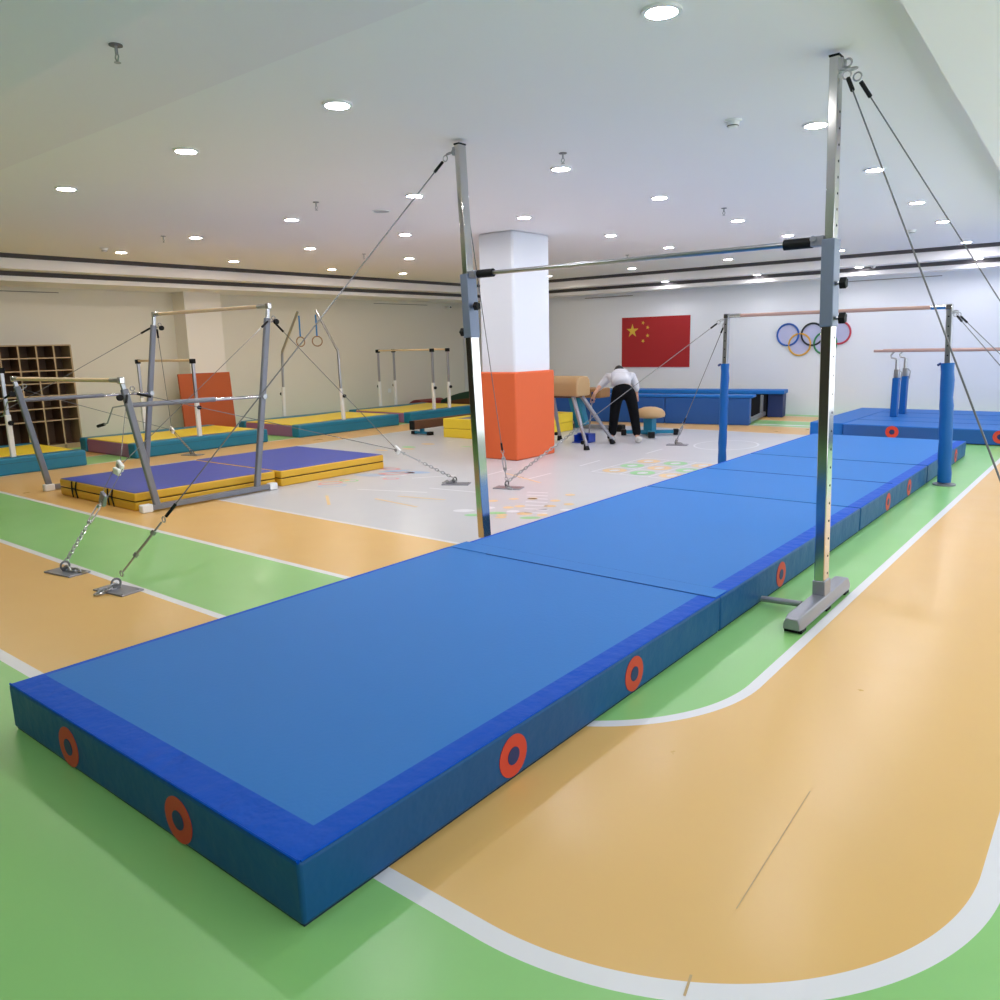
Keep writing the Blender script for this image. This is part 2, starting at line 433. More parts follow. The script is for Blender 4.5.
# ceiling: flat field with lower beam near the camera, lower strip on the right, two steps along the far and left walls
ce = B().box(XW0-.2, XW1+.2, YW0-.2, YW1+.2, 2.78, 3.1)
ce.box(XW0, XW1, YW0, 0.58, 2.60, 2.80, m=1)
ce.box(XW0, XW1, 0.58, 1.47, 2.765, 2.80, m=1)
ce.prism([(2.565,0.58),(XW1,0.58),(XW1,YW1),(2.05,YW1)], 2.60, 2.80)
ce.box(-8.60, 2.43, 13.40, YW1, 2.585, 2.80)
ce.box(XW0, -8.60, 0.58, YW1, 2.585, 2.80)
ce.box(-8.95, 2.43, 13.75, YW1, 2.455, 2.60)
ce.box(XW0, -8.95, 0.58, YW1, 2.455, 2.60)
link('ceiling', ce, [M_ceil, M_ceil2], kind='structure')
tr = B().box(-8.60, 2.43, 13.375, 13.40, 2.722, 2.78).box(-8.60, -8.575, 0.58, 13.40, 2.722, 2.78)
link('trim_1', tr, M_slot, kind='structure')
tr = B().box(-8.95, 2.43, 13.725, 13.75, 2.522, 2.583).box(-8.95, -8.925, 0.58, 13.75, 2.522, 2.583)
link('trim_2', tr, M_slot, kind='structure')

# ------------------------------------------------------------------ pillar
pl = thing('pillar', (-2.95, 7.12, 0), 'square white pillar whose lower part is wrapped in orange padding', 'pillar')
link('shaft', B().box(-3.24, -2.70, 6.76, 7.52, 0.02, 2.78), M_wall, pl, bevel=0.03)
link('padding', B().box(-3.275, -2.665, 6.72, 7.56, 0.0, 1.10), M_orange, pl, bevel=0.02, label='orange padding around the foot of the pillar')

# ------------------------------------------------------------------ ceiling fittings
ORD = ['first', 'second', 'third', 'fourth', 'fifth', 'sixth']
rows = [('nearest row', [(-3.73,2.106),(-1.90,2.107),(-0.36,2.13),(1.60,2.205)]),
        ('second row from the camera', [(-7.58,4.45),(-5.65,4.40),(-3.80,4.40),(-1.97,4.37),(-0.39,4.39),(1.517,4.49)]),
        ('third row from the camera', [(-7.64,6.21),(-5.64,6.08),(-3.82,6.08),(-2.04,6.115),(-0.43,6.116),(1.44,6.27)]),
        ('fourth row from the camera', [(-7.73,8.185),(-5.67,8.0),(-2.15,8.11),(-0.475,8.127),(1.34,8.355)]),
        ('fifth row from the camera', [(-7.54,9.70),(-2.25,9.92),(-0.53,9.955),(1.27,10.144)]),
        ('sixth row, just before the dark slots', [(-6.21,12.5),(-4.27,12.44),(-2.365,12.35),(-0.58,12.49),(1.106,12.9)])]
def downlight(x, y, z, label, warm=False, r=0.066, m=None):
    t = thing('ceiling_downlight', (x, y, z), label, 'ceiling light', 'round recessed downlights')
    link('trim_ring', B().disc((x,y,z-0.012), r+0.018, r0=r, h=0.012, n=28), M_white, t)
    link('lamp_lens', B().disc((x,y,z-0.010), r, n=28, h=0.006), m or (M_lampw if warm else M_lampc), t)
    return t
for rn, pts in rows:
    for i, (x, y) in enumerate(pts):
        downlight(x, y, 2.78, 'round ceiling downlight, %s from left in the %s' % (ORD[i], rn), warm=x < -5)
for i, x in enumerate((-4.16, -2.32, -0.56, 1.18)):
    downlight(x, 13.575, 2.585, 'round downlight on the ledge between the dark slots, %s from the left' % ORD[i], m=M_lampd)
# unseen fittings added to light the room: left end of the nearest row and behind the camera
for x, y, z in ((-5.6,2.1,2.78),(-7.5,2.1,2.78),(0.2,-1.6,2.60),(-2.6,-1.6,2.60),(3.6,4.6,2.60),(3.6,9.5,2.60),(3.9,-1.8,2.60)):
    downlight(x, y, z, 'round downlight outside the picture edge', warm=x < -5)

def sprinkler(x, y, z, label, s=0.8, cat='sprinkler'):
    t = thing('fire_sprinkler', (x, y, z), label, cat, 'fire sprinklers')
    link('escutcheon', B().disc((x,y,z-0.006*s), 0.036*s, h=0.006*s, n=20), M_wire, t)
    link('stem', B().tube([(x,y,z-0.006*s),(x,y,z-0.05*s)], 0.009*s, n=8), M_chrome2, t)
    b = B()
    for sg in (-1, 1): b.tube([(x+sg*0.008*s,y,z-0.045*s),(x+sg*0.018*s,y,z-0.062*s),(x+sg*0.004*s,y,z-0.085*s)], 0.004*s, n=6)
    link('frame', b, M_chrome2, t)
    link('deflector', B().disc((x,y,z-0.092*s), 0.018*s, h=0.003*s, n=12), M_chrome2, t)
for x, y, l in [(-0.35,0.88,'fire sprinkler head closest to the camera, at the upper left'),
                (-2.847,3.96,'small fire sprinkler between the second-row ceiling lights left of the tall post'),
                (-5.81,4.08,'small fire sprinkler beside the smoke detector on the far left'),
                (-0.10,3.99,'fire sprinkler just above a ceiling light right of the pillar'),
                (-0.25,7.2,'tiny fire sprinkler over the middle of the horizontal bar'),
                (-3.2,10.38,'tiny fire sprinkler behind the pillar above the far slots'),
                (-3.05,7.96,'fire sprinkler at the top right corner of the pillar'),
                (-5.7,7.1,'tiny fire sprinkler crossed by the long guy wire')]:
    sprinkler(x, y, 2.765 if y < 1.4 else 2.78, l)
def detector(x, y, label):
    t = thing('smoke_detector', (x,y,2.78), label, 'smoke detector', 'smoke detectors')
    link('base', B().disc((x,y,2.768), 0.055, h=0.012), M_white, t)
    link('sensor_head', B().lathe((x,y,2.735), [(0.026,0),(0.036,0.012),(0.040,0.033)], n=20), M_white, t)
    link('vent_slot', B().ring((x,y,2.745), 0.033, 0.003, n=20, k=6), M_black, t)
detector(1.158, 4.02, 'white round smoke detector right of centre on the ceiling')
detector(-7.32, 4.10, 'white round smoke detector over the left wall')
detector(0.81, 10.76, 'white smoke detector between guy wires at the right')
t = thing('ceiling_speaker', (-2.80,4.74,2.78), 'flat round white ceiling speaker left of the tall post', 'speaker')
link('rim', B().disc((-2.80,4.74,2.772), 0.095, r0=0.08, h=0.008), M_white, t)
link('grille', B().disc((-2.80,4.74,2.774), 0.08, h=0.004), mat('speaker_grille', (180,180,184), 0.8), t)
def camera_box(x, y, z, dx, dy, label):
    t = thing('security_camera', (x,y,z), label, 'camera', None)
    link('mount', B().tube([(x,y,z),(x+dx*.06,y+dy*.06,z)], 0.02, n=12), M_white, t)
    link('housing', B().obox((x+dx*.10,y+dy*.10,z-0.01), (0.05,0.05,0.035)), M_white, t, bevel=0.01)
    link('lens', B().tube([(x+dx*.15,y+dy*.15,z-0.01),(x+dx*.165,y+dy*.165,z-0.015)], 0.02, n=12), M_black, t)
camera_box(-10.0, 13.55, 2.36, 1, 0, 'small white security camera on the left wall near the corner')
t = thing('security_camera', (-0.33,13.56,2.585), 'small white security camera beside a light above the rings', 'camera')
link('dome', B().lathe((-0.33,13.56,2.545), [(0.015,0),(0.032,0.012),(0.036,0.04)], n=16), M_white, t)
link('lens', B().disc((-0.33,13.525,2.56), 0.01, axis='y', n=10, h=-0.008), M_black, t)
for i, (x0, x1, y0, y1, l) in enumerate([(-9.999,-9.992,3.6,4.6,'thin dark air slot high on the left wall, left end'), (-9.999,-9.992,11.2,12.9,'thin dark air slot high on the left wall near the corner'),
                          (-6.4,-5.2,14.15,14.158,'thin dark air slot high on the back wall beside the pillar'), (-1.0,0.6,14.15,14.158,'thin dark air slot high on the back wall above the rings')]):
    tag(link('air_slot', B().box(x0, x1, y0, y1, 2.385, 2.395), mat('faint_slot', (120,114,108), 0.8)), l, 'air vent')
tag(link('wall_cable', B().tube([(2.0,14.15,0.25),(2.02,14.15,0.7),(2.06,14.15,1.18)], 0.006, n=6), M_wire), 'thin grey cable running up the back wall at the right', 'cable')
for yy, l in ((11.2,'left'),(11.5,'right')):
    tag(link('wall_socket', B().box(-9.998,-9.985,yy,yy+0.09,0.42,0.51), M_white, bevel=0.003), 'small white wall socket behind the far parallel bars, %s of two' % l, 'socket')

# ------------------------------------------------------------------ guy wires
def chain(b, a, c, link_len=0.046, r=0.0046, m=0):
    a = Vector(a); c = Vector(c); d = c - a; n = max(2, int(d.length/ (link_len*0.72))); dn = d.normalized()
    u = dn.cross(Vector((0,0,1)));
    if u.length < 0.1: u = Vector((1,0,0))
    u.normalize(); v = dn.cross(u)
    for i in range(n):
        p = a + d*((i+0.5)/n); s_ = u if i % 2 else v
        pts = [p + dn*(math.cos(t)*link_len/2) + s_*(math.sin(t)*link_len/3.4) for t in [2*PI*k/10 for k in range(10)]]
        b.tube(pts, r, n=5, m=m, closed=True)
    return b
def guy(parent, top, bot, r=0.0042, tail='turnbuckle', wire_mat=None):
    """wire with shackle and ferrules at the top and turnbuckle or chain at the floor"""
    top = Vector(top); bot = Vector(bot); d = bot - top; Ln = d.length; dn = d/Ln
    P = lambda s_: top + dn*s_
    low = Ln - (0.52 if tail == 'turnbuckle' else 0.95)
    wr = link('guy_wire', B().tube([P(0.12), P(low)], r, n=6), wire_mat or M_wire, parent)
    link('shackle', B().ring(P(0.025), 0.022, 0.005, M=Matrix.Rotation(0.5,3,'X'), n=14, k=6).ring(P(0.07), 0.019, 0.004, axis='y', n=14, k=6), M_chrome2, wr)
    link('ferrule', B().tube([P(0.10), P(0.19)], 0.010, n=8), M_black, wr)
    if tail == 'turnbuckle':
        link('ferrule', B().tube([P(low-0.07), P(low+0.03)], 0.010, n=8), M_black, wr)
        b = B(); u = dn.cross(Vector((0,0,1))).normalized()
        b.ring(P(low+0.05), 0.018, 0.004, axis='y', n=12, k=6)
        for sg in (-1,1): b.tube([P(low+0.15)+u*0.014*sg, P(low+0.32)+u*0.014*sg], 0.0065, n=6)
        b.tube([P(low+0.07), P(low+0.18)], 0.006, n=6).tube([P(low+0.29), P(Ln-0.07)], 0.006, n=6)
        b.tube([P(low+0.14), P(low+0.165)], 0.017, n=8).tube([P(low+0.31), P(low+0.335)], 0.017, n=8)
        b.ring(P(Ln-0.055), 0.018, 0.004, axis='y', n=12, k=6)
        link('turnbuckle', b, M_chrome2, wr)
    else:
        link('chain', chain(B(), P(low), P(Ln-0.03)), M_chrome2, wr)
    return wr
def pulley_guy(parent, tops, P1, anchor, P0=None):
    """two wires meeting in a pulley block, then turnbuckle and chain down to the floor plate"""
    P1 = Vector(P1); anchor = Vector(anchor)
    last = None
    for tp in tops:
        tp = Vector(tp); dn = (P1-tp).normalized()
        wr = link('guy_wire', B().tube([tp+dn*0.10, P1-dn*0.02], 0.0034, n=6), M_wire, parent)
        link('shackle', B().ring(tp+dn*0.03, 0.020, 0.004, M=Matrix.Rotation(0.5,3,'X'), n=12, k=6), M_chrome2, wr)
        link('ferrule', B().tube([tp+dn*0.06, tp+dn*0.18], 0.011, n=8), M_black, wr)
        last = wr
    dn = (anchor-P1).normalized(); Ln = (anchor-P1).length
    Q = P1
    pb = link('pulley_block', B().obox(P1, (0.042,0.014,0.032), M=Matrix.Rotation(0.6,3,'Y')), M_white, parent, bevel=0.006)
    link('sheave', B().disc(P1+Vector((0,-0.02,0)), 0.018, axis='y', h=0.04, n=14), M_chrome2, pb)
    if P0 is not None:
        P0 = Vector(P0)
        link('pulley_block', B().obox(P1+dn*0.07, (0.042,0.014,0.026), M=Matrix.Rotation(0.2,3,'Y')), M_white, parent, bevel=0.006)
        u = Vector((0.03,0.02,0))
        link('guy_wire', B().tube([P1+dn*0.04-u, P0-u*0.8], 0.003, n=6).tube([P1+dn*0.04+u, P0+u*0.8], 0.003, n=6), M_wire, parent)
        link('pulley_block', B().obox(P0, (0.034,0.014,0.05), M=Matrix.Rotation(0.5,3,'Y')), M_foot, parent, bevel=0.006)
        Q = P0; Ln = (anchor-Q).length; dn = (anchor-Q).normalized()
    b = B(); u = dn.cross(Vector((0,0,1))).normalized()
    t0, t1 = Ln*0.12, Ln*0.38
    for sg in (-1,1): b.tube([Q+dn*t0+u*0.015*sg, Q+dn*t1+u*0.015*sg], 0.0055, n=6)
    b.tube([Q, Q+dn*(t0+0.02)], 0.005, n=6).tube([Q+dn*(t1-0.02), Q+dn*Ln*0.46], 0.005, n=6)
    b.tube([Q+dn*(t0-.01), Q+dn*(t0+.01)], 0.015, n=8).tube([Q+dn*(t1-.01), Q+dn*(t1+.01)], 0.015, n=8)
    link('turnbuckle', b, M_chrome2, parent)
    link('chain', chain(B(), Q+dn*Ln*0.46, anchor-dn*0.02), M_chrome2, parent)
def anchor_plate(x, y, label, rz=0.0, spill=(0.14, 0.0), group='steel floor anchor plates'):
    t = thing('floor_anchor', (x, y, 0), label, 'floor anchor', group)
    link('plate', B().obox((x+0.02, y, 0.005), (0.145, 0.075, 0.005), rz=rz), M_foot, t, bevel=0.002)
    b = B()
    for sx in (-1,1):
        for sy in (-1,1):
            p = Matrix.Rotation(rz,3,'Z') @ Vector((sx*0.12, sy*0.055, 0)); b.disc((x+0.02+p.x, y+p.y, 0.010), 0.008, h=0.004, n=8)
    link('screw', b, M_chrome2, t)
    link('lug', B().box(x-0.006, x+0.006, y-0.022, y+0.022, 0.010, 0.035).ring((x,y,0.045), 0.028, 0.007, axis='x', n=18, k=8), M_wire, t)
    b = B(); c0 = Vector((x, y, 0.03)); c1 = Vector((x+spill[0]*0.5, y+spill[1]*0.5-0.015, 0.02)); c2 = Vector((x+spill[0], y+spill[1], 0.012))
    chain(b, c0, c1, 0.06, 0.007); chain(b, c1, c2, 0.06, 0.007)
    link('chain_end', b, M_chrome2, t)
    return t
anchor_plate(-2.224, 1.122, 'grey anchor plate on the orange lane edge, left of the two nearest', 0.15, (0.16, 0.06))
anchor_plate(-1.518, 1.126, 'grey anchor plate on the orange lane nearest the long mat, chain heaped', 0.15, (0.02, -0.13))
anchor_plate(-2.235, 5.073, 'anchor plate with big ring on the grey floor left of the tall post', 0.5, (-0.12, -0.05))
anchor_plate(-1.615, 5.176, 'anchor plate in front of the orange pillar with two guy chains', 0.3, (0.1, -0.06))
anchor_plate(-7.077, 4.892, 'anchor plate on orange lane between the violet mat and the teal mat', 0.3, (0.1, 0.0))
anchor_plate(-1.651, 9.064, 'far anchor plate on grey floor right of the mushroom trainer', 0.3, (0.1, 0.02))
for x, y in ((3.47,1.28),(3.5,5.5),(3.26,9.04),(-7.2,1.12)):
    anchor_plate(x, y, 'anchor plate outside the picture edge')

# ------------------------------------------------------------------ long blue mats
def vent_ring(x, y, z, axis, parent, r=0.074):
    s_ = 1 if axis == 'x' else -1
    o = link('printed_ring', B().disc((x,y,z), r, axis=axis, n=32, h=0.002*s_), M_red, parent)
    link('ring_centre', B().disc((x+(0.0022 if axis == 'x' else 0), y-(0.0022 if axis == 'y' else 0), z), r*0.42, axis=axis, n=24, h=0.0015*s_), M_navy, o)
def long_mat(x0, x1, y0, y1, h, label, front=0.0, skewl=0.0, side=0.10, rings=(), frings=(), fold=None):
    t = thing('landing_mat', ((x0+x1)/2, (y0+y1)/2, 0), label, 'gym mat', 'blue landing mats in one long row')
    b = B(); xs = [x0, x0+0.035, x1-side, x1]; ys = [y0, y0+front, y1-0.02, y1] if front else [y0, y1]
    nx, ny = len(xs), len(ys); z0 = 0.006
    # top grid, border faces in royal blue
    for j in range(ny):
        for i in range(nx): b.v.append((xs[i], ys[j] + (skewl*(x1-xs[i])/(x1-x0) if j == ny-1 else 0), h))
    for j in range(ny-1):
        for i in range(nx-1):
            b.f.append((j*nx+i, j*nx+i+1, (j+1)*nx+i+1, (j+1)*nx+i))
            b.m.append(1 if (i == 0 or i == nx-2 or (front and j == 0)) else 0)
    q = len(b.v); ring_ = [i for i in range(nx)] + [j*nx+nx-1 for j in range(1, ny)] + [(ny-1)*nx+i for i in range(nx-2, -1, -1)] + [j*nx for j in range(ny-2, 0, -1)]
    for k in ring_: vx = b.v[k]; b.v.append((vx[0], vx[1], z0))
    n = len(ring_)
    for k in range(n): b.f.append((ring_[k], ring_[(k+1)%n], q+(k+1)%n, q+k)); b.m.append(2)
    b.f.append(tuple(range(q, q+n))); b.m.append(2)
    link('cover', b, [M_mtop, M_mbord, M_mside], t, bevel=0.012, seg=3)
    link('base_sheet', B().box(x0+0.008, x1-0.008, y0+0.008, y1-0.008, 0.0, 0.006), M_mbot, t)
    for yy in rings: vent_ring(x1+0.0005, yy, h*0.48, 'x', t)
    for xx in frings: vent_ring(xx, y0-0.0005, h*0.44, 'y', t)
    if front:
        link('piping', B().tube([(x0+.01,y0+0.004,h+0.001),(x1-.01,y0+0.004,h+0.001)], 0.004, n=6).tube([(x1-.004,y0+.01,h+0.001),(x1-.004,y1-.01,h+0.001)], 0.003, n=6), M_mbord, t)
    if fold is not None:
        link('fold_seam', B().tube([(x0+.03,fold,h+0.0005),(x1-.05,fold,h+0.0005)], 0.004, n=6), M_pmside, t)
    return t
H = 0.183
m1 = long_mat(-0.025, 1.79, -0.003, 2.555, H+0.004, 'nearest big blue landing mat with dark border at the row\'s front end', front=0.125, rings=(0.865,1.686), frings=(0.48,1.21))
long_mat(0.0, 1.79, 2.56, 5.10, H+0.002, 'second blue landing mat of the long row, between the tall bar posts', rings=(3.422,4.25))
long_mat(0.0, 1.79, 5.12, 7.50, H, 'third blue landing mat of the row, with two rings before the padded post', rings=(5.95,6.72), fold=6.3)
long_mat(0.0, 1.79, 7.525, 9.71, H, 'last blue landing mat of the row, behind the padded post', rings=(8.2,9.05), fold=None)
link('joining_flap', B().prism([(0.0,2.535),(0.4,2.53),(1.78,2.52),(1.78,2.655),(0.0,2.69)], H+0.0045, H+0.0085), M_mtop, m1, bevel=0.002)
link('flap_edge', B().tube([(0.3,2.53,H+0.0055),(0.9,2.525,H+0.0055),(1.78,2.518,H+0.0055)], 0.0035, n=6).tube([(0.0,2.69,H+0.0065),(1.78,2.655,H+0.0065)], 0.0018, n=6), M_pmside, m1)

# ------------------------------------------------------------------ horizontal bar (tall chrome posts)
hb = thing('horizontal_bar', (0.85, 3.3, 0), 'tall chrome horizontal bar straddling the long blue mats, with grey sleeves', 'gymnastics bar')
def hb_post(xb, xt, sgn):
    Y = 3.2
    X = lambda z: xb + (xt-xb)*z/2.755
    b = B().beam((X(0.08),Y,0.08), (X(1.60),Y,1.60), 0.086, 0.052, upv=(1,0,0))
    b.beam((X(1.55),Y,1.55), (X(2.75),Y,2.75), 0.070, 0.044, upv=(1,0,0))
    up = link('upright', b, M_chrome, hb, bevel=0.004)
    link('end_cap', B().beam((X(2.75),Y,2.749), (X(2.757),Y,2.757), 0.074, 0.048, upv=(1,0,0)), M_black, up)
    h = B()
    for i in range(15): z = 0.20 + i*0.095; h.disc((X(z)+sgn*0.0262, Y+0.012, z), 0.0065, axis='x', h=0.001*sgn, n=8)
    for i in range(8): z = 1.98 + i*0.075; h.disc((X(z)+sgn*0.0222, Y+0.008, z), 0.0060, axis='x', h=0.001*sgn, n=8)
    link('adjusting_hole', h, M_black, up, label='column of small dark adjusting holes')
    sl = link('height_sleeve', B().beam((X(1.49),Y,1.49), (X(1.915),Y,1.915), 0.100, 0.064, upv=(1,0,0)), M_greysl, hb, bevel=0.004)
    for zz, sg in ((1.53, sgn),(1.70, 1)):
        k = B().tube([(X(zz)+sg*0.030,Y-0.01,zz),(X(zz)+sg*0.060,Y-0.01,zz)], 0.010, n=8, m=1)
        n_ = 10
        pts = [((0.030 if i % 2 else 0.023)*math.cos(2*PI*i/n_), (0.030 if i % 2 else 0.023)*math.sin(2*PI*i/n_)) for i in range(n_)]
        o_ = len(k.v)
        for dx in (0.052, 0.084): k.v += [(X(zz)+sg*dx, Y-0.01+p[0], zz+p[1]) for p in pts]
        k.f.append(tuple(range(o_, o_+n_))); k.m.append(0); k.f.append(tuple(range(o_+n_, o_+2*n_))); k.m.append(0)
        for i in range(n_): k.f.append((o_+i, o_+(i+1)%n_, o_+n_+(i+1)%n_, o_+n_+i)); k.m.append(0)
        link('locking_knob', k, [M_black, M_chrome2], sl, bevel=0.003)
    # foot: trapezoid beam along Y with rubber pads, and socket
    prof = [(-0.048,0.022),(0.048,0.022),(0.048,0.052),(0.034,0.088),(-0.034,0.088),(-0.048,0.052)]
    ft = B(); n_ = len(prof); o_ = len(ft.v)
    for yy, s_ in (((2.73,0.85),(2.77,1.0),(3.56,1.0),(3.60,0.85)) if sgn > 0 else ((3.16,0.4),(3.17,0.45),(3.23,0.45),(3.24,0.4))):
        ft.v += [(xb+p[0]*s_, yy, 0.022+(p[1]-0.022)*s_) for p in prof]
    for k_ in range(3):
        for i in range(n_): ft.f.append((o_+k_*n_+i, o_+k_*n_+(i+1)%n_, o_+(k_+1)*n_+(i+1)%n_, o_+(k_+1)*n_+i)); ft.m.append(0)
    ft.f.append(tuple(range(o_, o_+n_))); ft.m.append(0); ft.f.append(tuple(range(o_+3*n_, o_+4*n_))); ft.m.append(0)
    fo = link('base_foot', ft, M_foot, hb, bevel=0.004)
    for yy in ((2.79, 3.2, 3.54) if sgn > 0 else (3.2,)): link('rubber_pad', B().box(xb-0.044*(1 if sgn > 0 else 0.4), xb+0.044*(1 if sgn > 0 else 0.4), yy-0.035, yy+0.035, 0.0, 0.024), M_black, fo, bevel=0.004)
    if sgn > 0: link('socket', B().beam((xb,Y,0.08), (X(0.165),Y,0.165), 0.100, 0.066, upv=(1,0,0)), M_foot, fo, bevel=0.004)
    return X
XR_ = hb_post(2.086, 2.010, 1)
XL_ = hb_post(-0.265, -0.392, -1)
xa, xb_ = XL_(1.92)+0.032, XR_(1.92)-0.032
bar = link('rail', B().tube([(xa+0.07,3.2,1.911),(xb_-0.07,3.2,1.908)], 0.0142, n=16), M_chrome2, hb, label='polished steel rail')
link('rail_grip', B().tube([(xa+0.055,3.2,1.911),(xa+0.19,3.2,1.911)], 0.027, n=16), M_black, bar)
link('rail_grip', B().tube([(xb_-0.055,3.2,1.908),(xb_-0.20,3.2,1.908)], 0.027, n=16), M_black, bar)
link('fork_joint', B().box(xa-0.004, xa+0.06, 3.17, 3.23, 1.885, 1.935).disc((xa+0.045,3.168,1.92), 0.016, axis='y', h=-0.012, n=12), M_foot, bar, bevel=0.004)
link('fork_joint', B().box(xb_-0.06, xb_+0.004, 3.17, 3.23, 1.885, 1.935).disc((xb_-0.045,3.168,1.92), 0.016, axis='y', h=-0.012, n=12), M_foot, bar, bevel=0.004)
link('floor_tube', B().tube([(1.805,3.085,0.035),(2.02,3.085,0.045)], 0.017, n=12), M_foot, hb)
guy(hb, (-0.45,3.18,2.72), (-1.518,1.126,0.06))
guy(hb, (-0.43,3.24,2.72), (-1.615,5.176,0.06), r=0.0036)
guy(hb, (2.06,3.25,2.72), (3.5,5.5,0.06), r=0.0034)
guy(hb, (2.06,3.15,2.69), (3.47,1.28,0.06), r=0.0034)
for x_, sg in ((-0.392,-1),(2.010,1)):
    link('eye_bracket', B().box(min(x_+sg*0.020, x_+sg*0.040), max(x_+sg*0.020, x_+sg*0.040), 3.165, 3.235, 2.685, 2.735).ring((x_+sg*0.055,3.2,2.715), 0.018, 0.005, axis='y', n=12, k=6), M_chrome2, hb)

# ------------------------------------------------------------------ second bar with blue padded posts
rb = thing('single_bar', (0.8, 7.53, 0), 'lower single bar with blue padded posts and wooden rail across the mats', 'gymnastics bar')
def rb_post(xb, xt, sgn, pr_=0.060):
    Y = 7.53; X = lambda z: xb + (xt-xb)*z/1.70
    up = link('upright', B().beam((X(0.02),Y,0.02), (X(1.70),Y,1.70), 0.058, 0.05, upv=(1,0,0)), M_chrome2, rb, bevel=0.004)
    h = B()
    for i in range(5): z = 1.24+i*0.09; h.disc((X(z), Y-0.0295, z), 0.007, axis='y', h=-0.001, n=8)
    link('adjusting_hole', h, M_black, up, label='column of small dark adjusting holes')
    pd = B(); ns = 14
    pd.tube([(X(0.03+1.14*i/ns)+0.002*math.sin(i*1.7),Y+0.002*math.cos(i*2.1),0.03+1.14*i/ns) for i in range(ns+1)], [pr_+0.003*math.sin(i*2.3) for i in range(ns+1)], n=20)
    pad = link('post_pad', pd, M_pad, rb, label='blue vinyl padding laced around the post')
    link('strap', B().tube([(X(1.155)-pr_+.005,Y-0.03,1.165),(X(1.155)-pr_-.015,Y-0.05,1.15)], 0.012, n=6), M_navy, pad)
    link('floor_disc', B().disc((xb,Y,0.0), 0.10, h=0.014, n=28), M_grey, rb)
    link('rail_clamp', B().box(X(1.69)-0.028, X(1.69)+0.028, Y-0.03, Y+0.03, 1.66, 1.715), M_chrome, rb, bevel=0.006)
    return X
A_ = rb_post(-0.325, -0.320, -1, 0.046); C_ = rb_post(1.938, 1.856, 1)
rl = link('rail', B().tube([(-0.30,7.53,1.69),(1.84,7.53,1.69)], 0.019, n=14), M_pinkwood, rb, label='pinkish wooden rail')
link('rail_ferrule', B().tube([(-0.29,7.53,1.69),(-0.16,7.53,1.69)], 0.022, n=14), M_chrome, rl)
link('rail_ferrule', B().tube([(1.70,7.53,1.69),(1.85,7.53,1.69)], 0.022, n=14), M_chrome, rl)
guy(rb, (-0.345,7.49,1.66), (-1.615,5.176,0.06), r=0.0040, tail='chain')
guy(rb, (-0.345,7.56,1.63), (-1.651,9.064,0.05), r=0.0042)
guy(rb, (1.89,7.56,1.66), (3.26,9.04,0.05), r=0.0045)
guy(rb, (1.89,7.50,1.65), (3.5,5.5,0.06), r=0.0040)

# ------------------------------------------------------------------ uneven bars
ub = thing('uneven_bars', (-4.73, 3.1, 0), 'grey framed uneven bars with high and low wooden rails at the left', 'uneven bars')
for xx, y_end, DD in ((-3.69, 3.78, 0.0), (-5.77, 3.70, -0.10)):
    f = link('base_rail', B().box(xx-0.03, xx+0.03, 2.50, y_end, 0.012, 0.062), M_grey, ub, bevel=0.005)
    link('end_cap', B().box(xx-0.036, xx+0.036, 2.40, 2.505, 0.0, 0.075), M_white, f, bevel=0.01, label='white plastic end cap')
    link('end_cap', B().box(xx-0.036, xx+0.036, y_end-0.005, y_end+0.09, 0.0, 0.07), M_white, f, bevel=0.01, label='white plastic end cap')
    link('low_upright', B().beam((xx,2.56+DD,0.05), (xx,2.375+DD,1.13), 0.062, 0.045, upv=(1,0,0)), M_grey, ub, bevel=0.012, seg=3)
    link('low_extension', B().beam((xx,2.40+DD,1.0), (xx,2.358+DD,1.205), 0.038, 0.028, upv=(1,0,0)), M_chrome2, ub, bevel=0.004)
    link('high_upright', B().beam((xx,3.64+DD,0.05), (xx,3.925+DD,1.76), 0.062, 0.045, upv=(1,0,0)), M_grey, ub, bevel=0.012, seg=3)
    link('high_extension', B().beam((xx,3.91+DD,1.65), (xx,3.943+DD,1.87), 0.038, 0.028, upv=(1,0,0)), M_chrome2, ub, bevel=0.004)
    st = link('spreader', B().tube([(xx,2.41+DD,0.985),(xx,3.25+DD,0.98)], 0.022, n=12), M_grey, ub)
    link('spreader_rod', B().tube([(xx,3.2+DD,0.98),(xx,3.80+DD,0.975)], 0.016, n=12), M_chrome, st)
    link('rod_joint', B().tube([(xx-0.04,3.80+DD,0.972),(xx+0.04,3.80+DD,0.972)], 0.026, n=12), M_chrome2, st)
    for (yy, zz) in ((2.30, 1.06), (3.985, 1.72)):
        link('locking_knob', B().tube([(xx+0.03,yy+DD,zz),(xx+0.055,yy+DD,zz)], 0.012, n=8, m=0).disc((xx+0.05,yy+DD,zz), 0.028, axis='x', h=0.025, n=12), M_black, ub)
    link('wire_clevis', B().ring((xx,2.45+DD,1.13), 0.02, 0.005, axis='x', n=12, k=6).ring((xx,4.0+DD,1.76), 0.02, 0.005, axis='x', n=12, k=6), M_chrome2, ub)
    link('crank_handle', B().tube([(xx-0.02,2.41+DD,0.99),(xx-0.09,2.30+DD,0.97),(xx-0.16,2.27+DD,0.83),(xx-0.20,2.26+DD,0.82)], 0.007, n=8).tube([(xx-0.20,2.26+DD,0.82),(xx-0.29,2.24+DD,0.80)], 0.014, n=8, m=1), [M_chrome2, M_black], ub)
